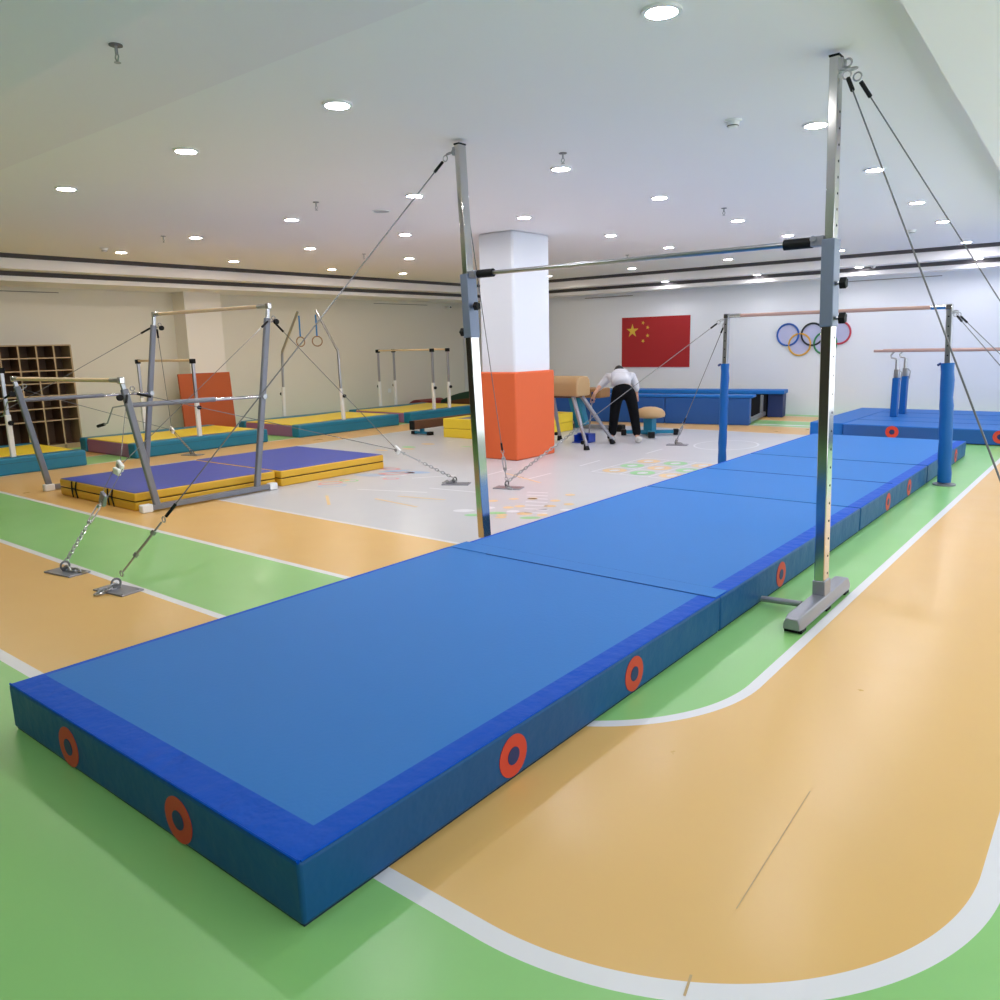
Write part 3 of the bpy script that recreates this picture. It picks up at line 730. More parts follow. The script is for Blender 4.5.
for yy, zz, nm in ((2.355,1.207,'low'), (3.947,1.878,'high')):
    r_ = link(nm + '_rail', B().tube([(-5.76,yy-0.10,zz),(-3.70,yy,zz)], 0.0195, n=14), M_wood, ub, label=nm + ' wooden rail')
    link('rail_ferrule', B().tube([(-3.86,yy-0.008,zz),(-3.70,yy,zz)], 0.0215, n=12), M_chrome2, r_)
    link('rail_ferrule', B().tube([(-5.76,yy-0.10,zz),(-5.66,yy-0.095,zz)], 0.0215, n=12), M_chrome2, r_)
    for xx, dd in ((-3.69,0.0),(-5.77,-0.10)): link('rail_clamp', B().box(xx-0.025, xx+0.025, yy+dd-0.025, yy+dd+0.025, zz-0.03, zz+0.028), M_chrome, r_, bevel=0.007)
pulley_guy(ub, [(-3.69,2.40,1.10),(-3.69,3.96,1.75)], (-2.837,1.857,0.578), (-2.224,1.122,0.06), P0=(-2.604,1.594,0.384))
pulley_guy(ub, [(-3.69,2.42,1.10),(-3.69,3.97,1.75)], (-2.597,4.601,0.395), (-2.235,5.07,0.06))
pulley_guy(ub, [(-5.77,2.30,1.10),(-5.77,3.86,1.75)], (-6.744,4.45,0.415), (-7.08,4.89,0.06))
pulley_guy(ub, [(-5.77,2.28,1.10),(-5.77,3.84,1.75)], (-6.75,1.62,0.40), (-7.2,1.12,0.06))

def folding_mat(x0, x1, y0, y1, label, marks=False, skew=0.0):
    t = thing('folding_mat', ((x0+x1)/2, (y0+y1)/2, 0), label, 'gym mat', 'violet topped yellow folding mats')
    h = 0.172; mid = h/2
    def slab(z0, z1, top=None):
        b = B(); P = [(x0,y0),(x1,y0),(x1+skew,y1),(x0+skew,y1)]
        b.prism(P, z0, z1, m=0, top=top); return b
    link('lower_panel', slab(0.0, mid-0.003), M_dyellow, t, bevel=0.014, seg=3)
    link('upper_panel', slab(mid+0.003, h-0.004), M_dyellow, t, bevel=0.014, seg=3)
    P = [(x0+.012,y0+.012),(x1-.012,y0+.012),(x1+skew-.012,y1-.012),(x0+skew+.012,y1-.012)]
    link('top_sheet', B().prism(P, h-0.006, h), M_violet, t, bevel=0.003)
    P2 = [(x0+.006,y0+.006),(x1-.006,y0+.006),(x1+skew-.006,y1-.006),(x0+skew+.006,y1-.006)]
    link('fold_line', B().prism(P2, mid-0.004, mid+0.004), M_black, t)
    if marks:
        for cx_ in (x0+0.33, x0+1.10):
            b = B()
            for dx in (-0.05, 0.05): b.tube([(cx_+dx+0.02,y0-0.003,h-0.004),(cx_+dx*0.8,y0-0.006,mid),(cx_+dx+0.02,y0-0.003,0.004)], 0.008, n=6)
            b.tube([(cx_-0.04,y0-0.006,mid+0.008),(cx_+0.045,y0-0.006,mid+0.008)], 0.008, n=6)
            link('webbing_handle', b, M_black, t)
    return t
folding_mat(-5.40, -3.82, 2.42, 3.95, 'violet topped yellow folding mat under the uneven bars, black handles at front', marks=True, skew=0.02)
folding_mat(-5.42, -3.74, 3.975, 5.44, 'violet topped yellow folding mat behind the one with handles', skew=0.03)

# ------------------------------------------------------------------ teal / yellow stations along the left wall
def station_mat(x0, x1, y0, y1, label):
    t = thing('station_mat', ((x0+x1)/2, (y0+y1)/2, 0), label, 'gym mat', 'teal edged yellow mats by the left wall')
    h = 0.20; sw = 0.20
    link('middle_pad', B().box(x0+sw, x1-sw, y0+0.02, y1-0.02, 0.0, h-0.008), M_purple, t, bevel=0.015, seg=3, label='purple middle pad')
    ym = (y0+y1)/2; a, c = x0+sw+0.01, x1-sw-0.01
    poly = [(a,y0+0.03),(c,y0+0.03),(c,y0+0.12),(c-0.02,y0+0.25),(c-0.16,ym),(c-0.02,y1-0.1),(c,y1-0.05),(a,y1-0.05),(a+0.02,y1-0.1),(a+0.16,ym),(a+0.02,y0+0.25),(a,y0+0.12)]
    link('yellow_panel', B().prism(poly, h-0.03, h+0.004), M_yellow, t, bevel=0.004)
    for q0, q1 in ((x0, x0+sw), (x1-sw, x1)):
        e = link('edge_bolster', B().box(q0, q1, y0, y1, 0.0, h+0.006), M_teal, t, bevel=0.022, seg=3, label='teal edge bolster')
        link('edge_seam', B().tube([(q1-0.002,y0+.02,h*0.72),(q1-0.002,y1-.02,h*0.70)], 0.004, n=6), M_teald, e)
    return t
station_mat(-9.10, -7.42, 1.60, 3.60, 'leftmost teal edged yellow mat, cut by the picture edge')
station_mat(-9.10, -7.42, 4.25, 6.42, 'teal edged yellow mat in front of the orange red board')
station_mat(-9.15, -7.42, 7.02, 9.32, 'teal edged yellow mat under the small hanging rings')
station_mat(-9.20, -7.42, 9.62, 11.75, 'farthest teal edged yellow mat, under the small parallel bars')
def station_post(parent, x, y, z1, zc=0.73, knob=1, lean=0.0):
    s_ = link('lower_sleeve', B().beam((x,y,0.208), (x-lean*0.3,y,zc), 0.058, 0.05, upv=(1,0,0)), M_white, parent, bevel=0.006)
    link('extension', B().beam((x-lean*0.3,y,zc-0.02), (x-lean,y,z1), 0.042, 0.034, upv=(1,0,0)), M_chrome2, parent, bevel=0.004)
    link('locking_knob', B().disc((x+0.03*knob,y+0.01,zc-0.10), 0.030, axis='x', h=0.03*knob, n=12), M_black, s_)
def station_bar(label, bars, zt, x0=-9.2, x1=-7.5, far_dy=0.05):
    t = thing('rail_stand', ((x0+x1)/2, bars[0], 0.2), label, 'gymnastics bars')
    for y in bars:
        station_post(t, x1, y, zt-0.02); station_post(t, x0, y+far_dy, zt-0.02, knob=-1)
        r_ = link('rail', B().tube([(x0-0.02,y+far_dy,zt),(x1+0.02,y,zt)], 0.017, n=12), M_wood, t, label='wooden rail')
        for xx, yy in ((x0,y+far_dy),(x1,y)): link('rail_holder', B().box(xx-0.045, xx+0.035, yy-0.03, yy+0.03, zt-0.045, zt+0.022), M_black, r_, bevel=0.006)
    return t
station_bar('short rail on white posts at the left picture edge', [2.76], 1.28)
station_bar('short single wooden rail on white posts before the orange red board', [5.29], 1.315)
station_bar('small parallel bars on four white posts by the far left wall', [10.36, 10.81], 1.37, far_dy=0.15)
rg = thing('ring_frame', (-8.35, 8.08, 0.2), 'open frame of two bent chrome arms holding small gymnastic rings', 'ring frame')
for sx, xb_r, xk, xt in ((1,-7.50,-7.576,-8.105),(-1,-9.20,-9.169,-8.62)):
    s_ = link('lower_sleeve', B().beam((xb_r,8.05,0.208), ((xb_r+xk)/2,8.06,0.75), 0.058, 0.05, upv=(1,0,0)), M_white, rg, bevel=0.006)
    link('locking_knob', B().disc((xb_r+0.03*sx,8.06,0.62), 0.030, axis='x', h=0.03*sx, n=12), M_black, s_)
    link('bent_arm', B().tube([((xb_r+xk)/2,8.06,0.72),(xk,8.08,1.34),(xk-0.01*sx,8.08,1.40),(xt,8.08,2.10)], 0.023, n=12), M_chrome2, rg)
for x_, l in ((-8.12,'right'),(-8.59,'left')):
    t = thing('gymnastic_ring', (x_,8.08,1.6), 'small gymnastic ring hanging on blue strap, %s of the pair' % l, 'ring', 'pair of hanging gymnastic rings')
    link('strap', B().beam((x_,8.08,2.03), (x_,8.08,1.66), 0.03, 0.012, upv=(0,1,0)), M_strap, t)
    link('hoop', B().ring((x_,8.08,1.57), 0.085, 0.010, axis='y', n=28, k=10, M=Matrix.Rotation(0.9 if l == 'right' else 1.5,3,'Z')), M_brown, t)

# ------------------------------------------------------------------ shelf and boards on the left wall
sh = thing('cubbyhole_shelf', (-9.8, 3.4, 0), 'pale wooden cubbyhole shelf with dark compartments against the left wall', 'shelf')
ys0, ys1, xb0, xf = 2.28, 4.525, -9.99, -9.65
zr = [0.0, 0.07] ; zl = [0.07, 0.45] + [0.45 + 0.189*k for k in range(1, 7)]
b = B()
ncol = 9; cw = (ys1-ys0)/ncol
for k in range(ncol+1): y = ys0 + cw*k; b.box(xb0, xf, y-0.011, y+0.011, 0.0, 1.59)
for z in zl: b.box(xb0, xf+0.001, ys0, ys1, z-0.009, z+0.009)
b.box(xb0, xf, ys0, ys1, 0.0, 0.07)
o = link('frame', b, [M_shelf, M_shelfin], sh)
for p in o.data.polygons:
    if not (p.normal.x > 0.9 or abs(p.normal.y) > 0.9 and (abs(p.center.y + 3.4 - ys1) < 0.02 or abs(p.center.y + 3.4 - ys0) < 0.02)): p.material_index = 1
link('back_panel', B().box(xb0+0.0, xb0+0.02, ys0, ys1, 0.02, 1.58), M_shelfin, sh)
bd = thing('leaning_board', (-9.6, 6.72, 0), 'orange red padded board leaning on the wall beside the pilaster', 'board')
link('pad', B().obox((-9.555, 6.71, 0.535), (0.02, 0.50, 0.53), M=Matrix.Rotation(-0.07,3,'Y')), M_board, bd, bevel=0.008)

# ------------------------------------------------------------------ flag and rings on the back wall
fg = thing('wall_flag', (-4.66, 14.15, 0.91), 'red national flag with five yellow stars on the back wall', 'flag')
fx0, fx1, fz0, fz1 = -5.455, -3.88, 0.895, 1.935
link('cloth', B().box(fx0, fx1, 14.145, 14.158, fz0, fz1), M_flag, fg)
def star(b, cx_, cz_, r, rot=0.0):
    pts = [(cx_ + (r if i % 2 == 0 else r*0.382)*math.sin(rot+PI*i/5), 14.1435, cz_ + (r if i % 2 == 0 else r*0.382)*math.cos(rot+PI*i/5)) for i in range(10)]
    o_ = len(b.v); b.v += pts + [(cx_, 14.1435, cz_)]
    for i in range(10): b.f.append((o_+i, o_+(i+1)%10, o_+10)); b.m.append(0)
    return b
W_, H_ = fx1-fx0, fz1-fz0
link('large_star', star(B(), fx0+W_*0.163, fz1-H_*0.27, 0.15), M_gold, fg)
for u, v, rr in ((0.323,0.115,0.4),(0.392,0.21,0.2),(0.392,0.37,0.0),(0.325,0.475,0.5)):
    link('small_star', star(B(), fx0+W_*u, fz1-H_*v, 0.044, rr), M_gold, fg)
og = thing('five_rings_emblem', (-1.45, 14.15, 1.2), 'emblem of five interlaced coloured rings on the back wall', 'emblem')
RR = 0.198
for ei, (cx_, cz_, m_, nm) in enumerate(((-1.90,1.493,M_oblue,'blue'), (-1.45,1.490,M_oblack,'black'), (-0.985,1.508,M_ored,'red'), (-1.675,1.308,M_oyel,'yellow'), (-1.215,1.325,M_ogrn,'green'))):
    rgo = link('emblem_ring', B().ring((cx_,14.142,cz_), RR, 0.017, axis='y', n=40, k=8), m_, og, label=nm + ' ring')
    link('ring_fill', B().disc((cx_,14.1555-0.0012*ei,cz_), RR, axis='y', n=36, h=-0.003), M_lav, rgo)

# ------------------------------------------------------------------ big blue pit block at the back wall
pt = thing('foam_pit_surround', (-3.8, 12.6, 0), 'long blue padded box with open dark end below the flag', 'foam pit')
ang = math.atan2(11.93-11.62, 1.68)
ax_ = Vector((math.cos(ang), math.sin(ang), 0)); ay_ = Vector((-math.sin(ang), math.cos(ang), 0))
P0 = Vector((-1.735, 11.95, 0))   # front right floor corner
def rot_box(b, s0, s1, t0, t1, z0, z1, m=0):
    c = P0 + ax_*((s0+s1)/2) + ay_*((t0+t1)/2) + Vector((0,0,(z0+z1)/2))
    return b.obox(c, ((s1-s0)/2, (t1-t0)/2, (z1-z0)/2), rz=ang, m=m)
for s0, s1 in ((-1.45,0.0),(-2.95,-1.46),(-4.5,-2.96)):
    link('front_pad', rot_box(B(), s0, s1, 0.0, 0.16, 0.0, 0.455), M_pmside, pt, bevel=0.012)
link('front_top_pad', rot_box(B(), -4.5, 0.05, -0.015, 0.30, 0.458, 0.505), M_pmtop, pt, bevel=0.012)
link('rear_top_pad', rot_box(B(), -4.5, 0.33, 1.45, 1.90, 0.43, 0.50), M_pmtop, pt, bevel=0.012)
link('end_pad', rot_box(B(), 0.03, 0.30, 1.55, 1.90, 0.0, 0.43), M_navy, pt, bevel=0.012, label='navy end pad')
link('rear_panel', rot_box(B(), -4.5, 0.0, 1.60, 1.75, 0.0, 0.43), mat('near_black_cloth', (16,20,32), 0.8), pt)
link('steel_frame', rot_box(rot_box(B(), -0.06, 0.0, 0.16, 1.58, 0.03, 0.10), -0.06, -0.01, 1.30, 1.36, 0.10, 0.42), M_grey, pt, bevel=0.004)

# ------------------------------------------------------------------ parallel bars with mats at the right
pm = thing('platform_mat', (2.0, 12.2, 0), 'wide blue platform mat under the parallel bars at the right', 'gym mat')
hh = 0.205
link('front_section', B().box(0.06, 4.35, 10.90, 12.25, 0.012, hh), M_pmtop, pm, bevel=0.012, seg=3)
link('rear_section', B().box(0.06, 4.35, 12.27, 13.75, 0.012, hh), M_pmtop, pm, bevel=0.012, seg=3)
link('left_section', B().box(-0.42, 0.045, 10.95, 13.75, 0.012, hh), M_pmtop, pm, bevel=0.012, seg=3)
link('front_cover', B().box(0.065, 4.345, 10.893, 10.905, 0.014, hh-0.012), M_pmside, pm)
link('base_sheet', B().box(-0.40, 4.33, 10.93, 13.73, 0.0, 0.013), M_mbot, pm)
link('fold_seam', B().tube([(0.08,11.6,hh),(4.3,11.6,hh)], 0.004, n=6).tube([(0.08,13.0,hh),(4.3,13.0,hh)], 0.004, n=6), M_pmside, pm)
for xx in (0.714, 2.0): 
    o = link('printed_ring', B().disc((xx,10.892,0.118), 0.085, axis='y', n=28, h=-0.002), M_red, pm)
    link('ring_centre', B().disc((xx,10.8895,0.118), 0.036, axis='y', n=20, h=-0.0015), M_navy, o)
pb = thing('parallel_bars', (1.6, 12.5, 0.205), 'parallel bars with blue padded posts on the wide platform mat', 'parallel bars')
for y in (12.25, 12.82):
    r_ = link('rail', B().tube([(0.083,y,1.205),(3.55,y,1.205)], 0.021, n=12), M_pinkwood, pb, label='pinkish wooden rail')
    for x in (0.40, 2.95):
        up = link('upright', B().tube([(x+0.02,y,0.207),(x+0.02,y,1.08)], 0.022, n=10), M_chrome2, pb)
        link('post_pad', B().box(x-0.015, x+0.075, y-0.07, y+0.07, 0.207, 0.80), M_pad, up, bevel=0.012, label='blue post pad')
        link('collar', B().box(x-0.005, x+0.065, y-0.05, y+0.05, 0.80, 0.93), M_chrome2, up, bevel=0.008)
        link('collar_lever', B().tube([(x+0.05,y,0.92),(x+0.10,y,0.88),(x+0.09,y,0.76)], 0.008, n=6), M_chrome2, up)
        link('rail_hook', B().tube([(x+0.02,y,1.06),(x+0.0,y,1.09),(x-0.06,y,1.10),(x-0.07,y,1.14),(x-0.03,y,1.19)], 0.014, n=8), M_chrome2, up)

# ------------------------------------------------------------------ vaulting buck (tan, four splayed legs)
bk = thing('vaulting_buck', (-2.9, 8.38, 0), 'tan padded vaulting buck on four splayed steel legs beside the pillar', 'vaulting buck')
prof = [(-0.165,0.70),(0.165,0.70),(0.172,0.74),(0.172,0.87),(0.155,0.93),(0.11,0.968),(0.0,0.98),(-0.11,0.968),(-0.155,0.93),(-0.172,0.87),(-0.172,0.74)]
link('body', B().extr([(8.41+p[0], p[1]) for p in prof], -3.50, -2.755, axis='x'), M_tan, bk, bevel=0.02, seg=3)
link('underside_frame', B().box(-3.42, -2.84, 8.28, 8.54, 0.675, 0.702), M_dbrown, bk)
for (tx, ty, fx, fy, ch) in ((-2.86,8.30,-2.46,8.02,0), (-2.86,8.52,-2.48,8.75,1), (-3.36,8.52,-3.40,8.75,0), (-3.36,8.30,-3.55,8.02,0)):
    lg = link('leg', B().tube([(tx,ty,0.69),lerp((tx,ty,0.69),(fx,fy,0.03),0.55)], 0.030, n=12).tube([lerp((tx,ty,0.69),(fx,fy,0.03),0.5),(fx,fy,0.05)], 0.024, n=12), M_foot, bk)
    link('rubber_foot', B().tube([lerp((fx,fy,0.03),(tx,ty,0.69),0.07),(fx,fy,0.0)], [0.030,0.044], n=12), M_black, lg)
    link('locking_knob', B().disc((fx-0.07,fy-0.02,0.10), 0.026, axis='x', h=0.03, n=10), M_black, lg)

# ------------------------------------------------------------------ vaulting table behind
vt = thing('vaulting_table', (-3.9, 10.2, 0), 'brown vaulting block on slanted teal leg half hidden behind the buck', 'vaulting table')
link('body', B().box(-4.6, -3.50, 10.05, 10.40, 0.54, 0.70), M_brown, vt, bevel=0.03, seg=3)
link('leg', B().beam((-3.93,10.2,0.05), (-4.08,10.2,0.56), 0.13, 0.22, upv=(1,0,0)), M_teal, vt, bevel=0.015)
fb = link('foot_beam', B().box(-4.8, -3.25, 10.16, 10.25, 0.02, 0.09), M_grey, vt, bevel=0.008)
link('rubber_cap', B().box(-3.27, -3.14, 10.14, 10.27, 0.0, 0.11), M_black, fb, bevel=0.01)
link('rubber_cap', B().box(-4.9, -4.78, 10.14, 10.27, 0.0, 0.11), M_black, fb, bevel=0.01)

# ------------------------------------------------------------------ mushroom trainer
ms = thing('mushroom_trainer', (-2.48, 9.98, 0), 'tan mushroom dome on a teal pedestal right of the bending person', 'mushroom trainer')
cx_, cy_ = -2.535, 9.955
link('dome', B().lathe((cx_,cy_,0.275), [(0.02,0.0),(0.18,0.0),(0.222,0.015),(0.235,0.045),(0.225,0.085),(0.18,0.13),(0.10,0.16),(0.02,0.168)], n=36), M_tan, ms, smooth=60, bevel=0.0)
link('pedestal', B().box(cx_-0.075, cx_+0.075, cy_-0.075, cy_+0.075, 0.04, 0.28).box(cx_-0.10, cx_+0.10, cy_-0.10, cy_+0.10, 0.02, 0.07), M_teal, ms, bevel=0.008)
for d in ((1,0),(0,1)):
    v = Vector((d[0],d[1],0)); v = Matrix.Rotation(0.55,3,'Z') @ v
    ft = link('foot_beam', B().beam(Vector((cx_,cy_,0.055))-v*0.36, Vector((cx_,cy_,0.055))+v*0.36, 0.075, 0.055), M_teal, ms, bevel=0.008)
    for s_ in (-1,1): link('rubber_cap', B().beam(Vector((cx_,cy_,0.05))+v*0.36*s_, Vector((cx_,cy_,0.05))+v*0.44*s_, 0.10, 0.09), M_black, ft, bevel=0.01)

# ------------------------------------------------------------------ balance beam, yellow block pit, crash mats
bb = thing('balance_beam', (-5.9, 9.0, 0), 'low brown balance beam on teal feet, left of the yellow block', 'balance beam')
link('beam', B().box(-5.935, -5.845, 8.13, 10.6, 0.10, 0.245), M_dbrown, bb, bevel=0.012)
link('end_cap', B().box(-5.938, -5.842, 8.10, 8.14, 0.098, 0.247), M_black, bb, bevel=0.008)
for yy in (8.35, 10.3):
    sp = link('support', B().box(-5.92, -5.86, yy-0.03, yy+0.03, 0.04, 0.11).box(-6.06, -5.70, yy-0.035, yy+0.035, 0.012, 0.05), M_teal, bb, bevel=0.006)
    for xx in (-6.08, -5.72): link('rubber_cap', B().box(xx-0.03, xx+0.05, yy-0.045, yy+0.045, 0.0, 0.055), M_black, sp, bevel=0.006)
yb = thing('ball_pit', (-4.7, 9.15, 0), 'square yellow two layered foam pit holding blue sheeting, behind the pillar', 'foam pit')
for z0, z1 in ((0.0,0.143),(0.147,0.30)):
    b = B(); X0, X1, Y0, Y1, wd = -5.31, -4.02, 8.24, 10.05, 0.10
    for (a0,a1,c0,c1) in ((X0,X1,Y0,Y0+wd),(X0,X1,Y1-wd,Y1),(X0,X0+wd,Y0+wd,Y1-wd),(X1-wd,X1,Y0+wd,Y1-wd)): b.box(a0,a1,c0,c1,z0,z1)
    link('foam_wall', b, M_yellow, yb, bevel=0.008)
tag(link('pit_sheet', B().box(-5.20, -4.13, 8.35, 9.94, 0.05, 0.285), M_bluesheet, bevel=0.01), 'crinkled blue grey sheeting filling the yellow foam pit', 'sheet')
for nm, lab, x0, x1, yc, hgt, m_, m2 in (('crash_mat','dark red folded crash mat in the far left corner',-9.80,-9.35,12.3,0.24,M_dred,M_dbrown),
                                    ('crash_mat','dark green arched crash mat with brown band in the far corner',-9.30,-7.4,12.9,0.44,M_dgreen,M_dbrown)):
    t = thing(nm, ((x0+x1)/2, yc, 0), lab, 'gym mat')
    top = []; n = 10
    for i in range(n+1):
        u = i/n; top.append((x0+(x1-x0)*u, hgt*math.sin(PI*(0.12+0.60*u))**0.8))
    b = B(); prof = top + [(x1,0.0),(x0,0.0)]
    b.extr([(p[0], p[1]) for p in prof], yc-0.4, yc+0.4, axis='y'); link('arch', b, m_, t, smooth=50)
    b = B(); band = [(p[0], max(p[1]*0.62, 0.01)) for p in top]
    b.extr(band + [(x1,0.0),(x0,0.0)], yc-0.43, yc-0.398, axis='y'); link('band', b, m2, t, smooth=50)

# ------------------------------------------------------------------ dustpan on a stick
dp = thing('dustpan', (-2.98, 8.62, 0), 'blue long handled dustpan standing in the person\'s left hand', 'dustpan')
DX, DY = -2.96, 8.72
prof = [(DY-0.13,0.005),(DY+0.12,0.005),(DY+0.12,0.13),(DY+0.06,0.12)]
b = B().box(DX-0.13, DX+0.13, DY-0.12, DY+0.12, 0.002, 0.012).box(DX-0.13, DX-0.12, DY-0.06, DY+0.12, 0.01, 0.11).box(DX+0.12, DX+0.13, DY-0.06, DY+0.12, 0.01, 0.13).box(DX-0.13, DX+0.13, DY+0.11, DY+0.12, 0.01, 0.13).box(DX-0.13, DX+0.13, DY+0.03, DY+0.12, 0.11, 0.13)
link('scoop', b, M_blueplastic, dp, bevel=0.004)
HAND = Vector((-2.86, 8.80, 0.640))
link('stick', B().tube([(DX+0.05,DY+0.07,0.12), HAND+Vector((0,0,0.02))], 0.010, n=8), M_foot, dp)
link('grip', B().tube([HAND+Vector((0.002,0,-0.04)), HAND+Vector((0.0,0,0.09))], 0.015, n=8), M_navy, dp)

# ------------------------------------------------------------------ person bending over
PB = Vector((-2.41, 8.92, 0)); FV = Vector((-0.45, 0.893, 0)); RV = Vector((0.893, 0.45, 0))
def W(r, f, z): return PB + RV*r + FV*f + Vector((0,0,z))
ps = thing('person', PB, 'person in light grey hoodie and black trousers bending over, seen from behind', 'person')
def skin_mesh(name, joints, edges, m, parent, root=0, sub=2, fmt=None):
    me = bpy.data.meshes.new(name)
    off = origin_of(parent)
    me.from_pydata([tuple(W(*j[:3]) - off) for j in joints], edges, [])
    me.materials.append(m)
    o = bpy.data.objects.new(name, me); COL.objects.link(o); o.parent = parent
    sk = o.modifiers.new('skin', 'SKIN'); sk.use_smooth_shade = True
    for i, j in enumerate(joints):
        rx = j[3]; ry = j[4] if len(j) > 4 else rx
        me.skin_vertices[0].data[i].radius = (rx, ry)
        me.skin_vertices[0].data[i].use_root = (i == root)
    ss = o.modifiers.new('subsurf', 'SUBSURF'); ss.levels = sub; ss.render_levels = sub
    dg = bpy.context.evaluated_depsgraph_get()
    me2 = bpy.data.meshes.new_from_object(o.evaluated_get(dg))
    o.modifiers.clear(); o.data = me2
    me2.polygons.foreach_set('use_smooth', [True]*len(me2.polygons))
    return o
if True:
    LH = HAND - PB; lr, lf, lz = LH.dot(RV), LH.dot(FV), LH.z
    J = [(-0.02,0.03,0.78,0.08),(-0.04,0.14,0.86,0.045),(-0.07,0.27,0.93,0.065),(-0.07,0.38,0.94,0.07),(-0.07,0.47,0.95,0.050),(-0.08,0.53,0.95,0.048),   # spine to neck
         (-0.09,0.03,0.74,0.085),(-0.13,0.05,0.43,0.055),(-0.17,0.0,0.10,0.035),(-0.175,0.09,0.035,0.022),(-0.17,-0.02,0.04,0.022),          # left leg
         (0.09,0.03,0.74,0.085),(0.14,0.05,0.43,0.055),(0.20,0.0,0.10,0.035),(0.215,0.09,0.035,0.022),(0.20,-0.02,0.04,0.022),               # right leg
         (-0.24,0.36,0.92,0.05),(-0.36,0.33,0.80,0.036),(lr+0.035,lf-0.015,lz+0.07,0.026),(lr+0.012,lf-0.006,lz+0.01,0.03),                       # left arm
         (0.10,0.36,0.92,0.05),(0.16,0.34,0.80,0.036),(0.17,0.34,0.68,0.026),(0.17,0.345,0.63,0.028)]
    E = [(0,1),(1,2),(2,3),(3,4),(4,5),(0,6),(6,7),(7,8),(8,9),(8,10),(0,11),(11,12),(12,13),(13,14),(13,15),(3,16),(16,17),(17,18),(18,19),(3,20),(20,21),(21,22),(22,23)]
    # fingers and thumbs as short chains rooted in the palm
    for base, (r0, f0, z0), sg in ((19,(lr,lf,lz),1),(23,(0.17,0.345,0.63),-1)):
        for k in range(4):
            o_ = len(J); dr = -0.026 + 0.017*k; ln = (0.052,0.060,0.056,0.046)[k]
            J += [(r0+dr*0.8, f0+0.012, z0-0.018, 0.0085), (r0+dr, f0+0.018, z0-0.018-ln*0.55, 0.008), (r0+dr+0.004*sg, f0+0.006, z0-0.018-ln, 0.007)]
            E += [(base,o_),(o_,o_+1),(o_+1,o_+2)]
        o_ = len(J); J += [(r0+0.028*sg, f0-0.004, z0+0.0, 0.0095),(r0+0.042*sg, f0+0.010, z0-0.026, 0.0085)]; E += [(base,o_),(o_,o_+1)]
    skin_mesh('body', J, E, M_skin, ps, root=0, sub=1)
    # head with face, hanging down in front of the shoulders
    hd = B(); hc = W(-0.10, 0.585, 0.985)
    bm = bmesh.new(); bmesh.ops.create_uvsphere(bm, u_segments=24, v_segments=16, radius=1.0)
    down = (FV*0.75 + Vector((0,0,-0.66))).normalized()   # crown direction
    face = (-FV*0.55 + Vector((0,0,-0.80))); face = (face - down*face.dot(down)).normalized()
    side = down.cross(face).normalized()
    for v in bm.verts:
        x, y, z = v.co
        wx = 0.072*(1 - 0.18*max(0,-z)); wy = 0.092*(1-0.1*max(0,-z)); wz = 0.112
        if y > 0.3 and abs(x) < 0.25 and -0.35 < z < 0.05: y += 0.20*(1-abs(x)/0.25)
        v.co = hc + side*(x*wx) + face*(y*wy) + down*(z*wz)
    vs = [v.co.copy() for v in bm.verts]; fs = [tuple(l.index for l in f.verts) for f in bm.faces]; bm.free()
    hb_ = B().add(vs, fs); head = link('head', hb_, M_skin, ps, smooth=80)
    for sx in (-1,1):
        link('eye', B().tube([hc+side*0.028*sx+face*0.080+down*0.01, hc+side*0.028*sx+face*0.088+down*0.01], 0.010, n=8), M_black, head)
        link('ear', B().ring(hc+side*0.072*sx-down*0.005, 0.020, 0.008, axis='x', n=12, k=6), M_skin, head)
    link('mouth', B().tube([hc-side*0.022+face*0.083-down*0.055, hc+side*0.022+face*0.083-down*0.055], 0.005, n=6), M_dred, head)
    bm = bmesh.new(); bmesh.ops.create_uvsphere(bm, u_segments=24, v_segments=16, radius=1.0)
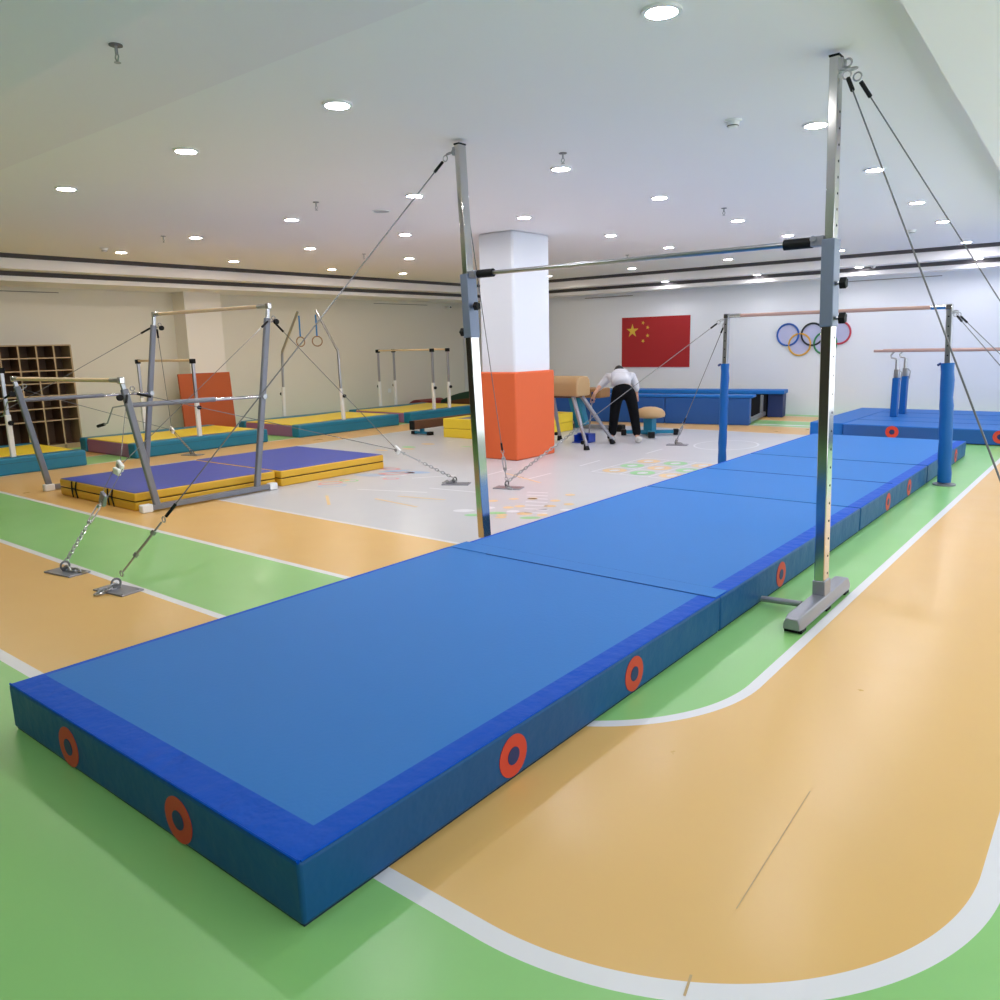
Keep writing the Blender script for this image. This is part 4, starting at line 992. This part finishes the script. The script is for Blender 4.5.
    kill = [v for v in bm.verts if v.co.y > 0.45 and v.co.z < 0.45]
    bmesh.ops.delete(bm, geom=kill, context='VERTS')
    vs = [hc + side*(v.co.x*0.082) - face*(-v.co.y*0.100) + down*(v.co.z*0.122) for v in bm.verts]
    bm.verts.index_update(); fs = [tuple(l.index for l in f.verts) for f in bm.faces]; bm.free()
    link('hair', B().add(vs, fs), M_hair, ps, smooth=80)
    # clothes
    JT = [(-0.02,0.02,0.77,0.155,0.120),(-0.03,0.07,0.83,0.135,0.10),(-0.095,0.02,0.70,0.098),(-0.13,0.05,0.43,0.078),(-0.165,0.01,0.09,0.062),(0.095,0.02,0.70,0.098),(0.145,0.05,0.43,0.078),(0.20,0.01,0.09,0.062)]
    skin_mesh('trousers', JT, [(0,1),(0,2),(2,3),(3,4),(0,5),(5,6),(6,7)], M_trouser, ps, root=0)
    JH = [(-0.02,0.02,0.845,0.140,0.100),(-0.03,0.09,0.880,0.145,0.105),(-0.05,0.17,0.905,0.145,0.105),(-0.07,0.27,0.930,0.150,0.110),(-0.07,0.36,0.945,0.150,0.100),(-0.07,0.45,0.950,0.080,0.065),
          (-0.24,0.36,0.930,0.075),(-0.36,0.33,0.80,0.052),(-0.41,0.31,0.74,0.042),(0.10,0.36,0.925,0.075),(0.16,0.34,0.80,0.056),(0.175,0.335,0.70,0.046)]
    skin_mesh('hoodie', JH, [(0,1),(1,2),(2,3),(3,4),(4,5),(4,6),(6,7),(7,8),(4,9),(9,10),(10,11)], M_hoodie, ps, root=3)
    skin_mesh('hood', [(-0.17,0.42,1.00,0.035),(-0.07,0.45,1.02,0.040),(0.04,0.42,0.995,0.035)], [(0,1),(1,2)], M_hoodie, ps, root=1)
    for r0 in (-0.172, 0.207):
        s_ = skin_mesh('shoe', [(r0,-0.06,0.052,0.052),(r0+0.005,0.04,0.050,0.055),(r0+0.012,0.15,0.042,0.046)], [(0,1),(1,2)], M_shoe, ps, root=1)

# ------------------------------------------------------------------ snap every visible mesh normal; done
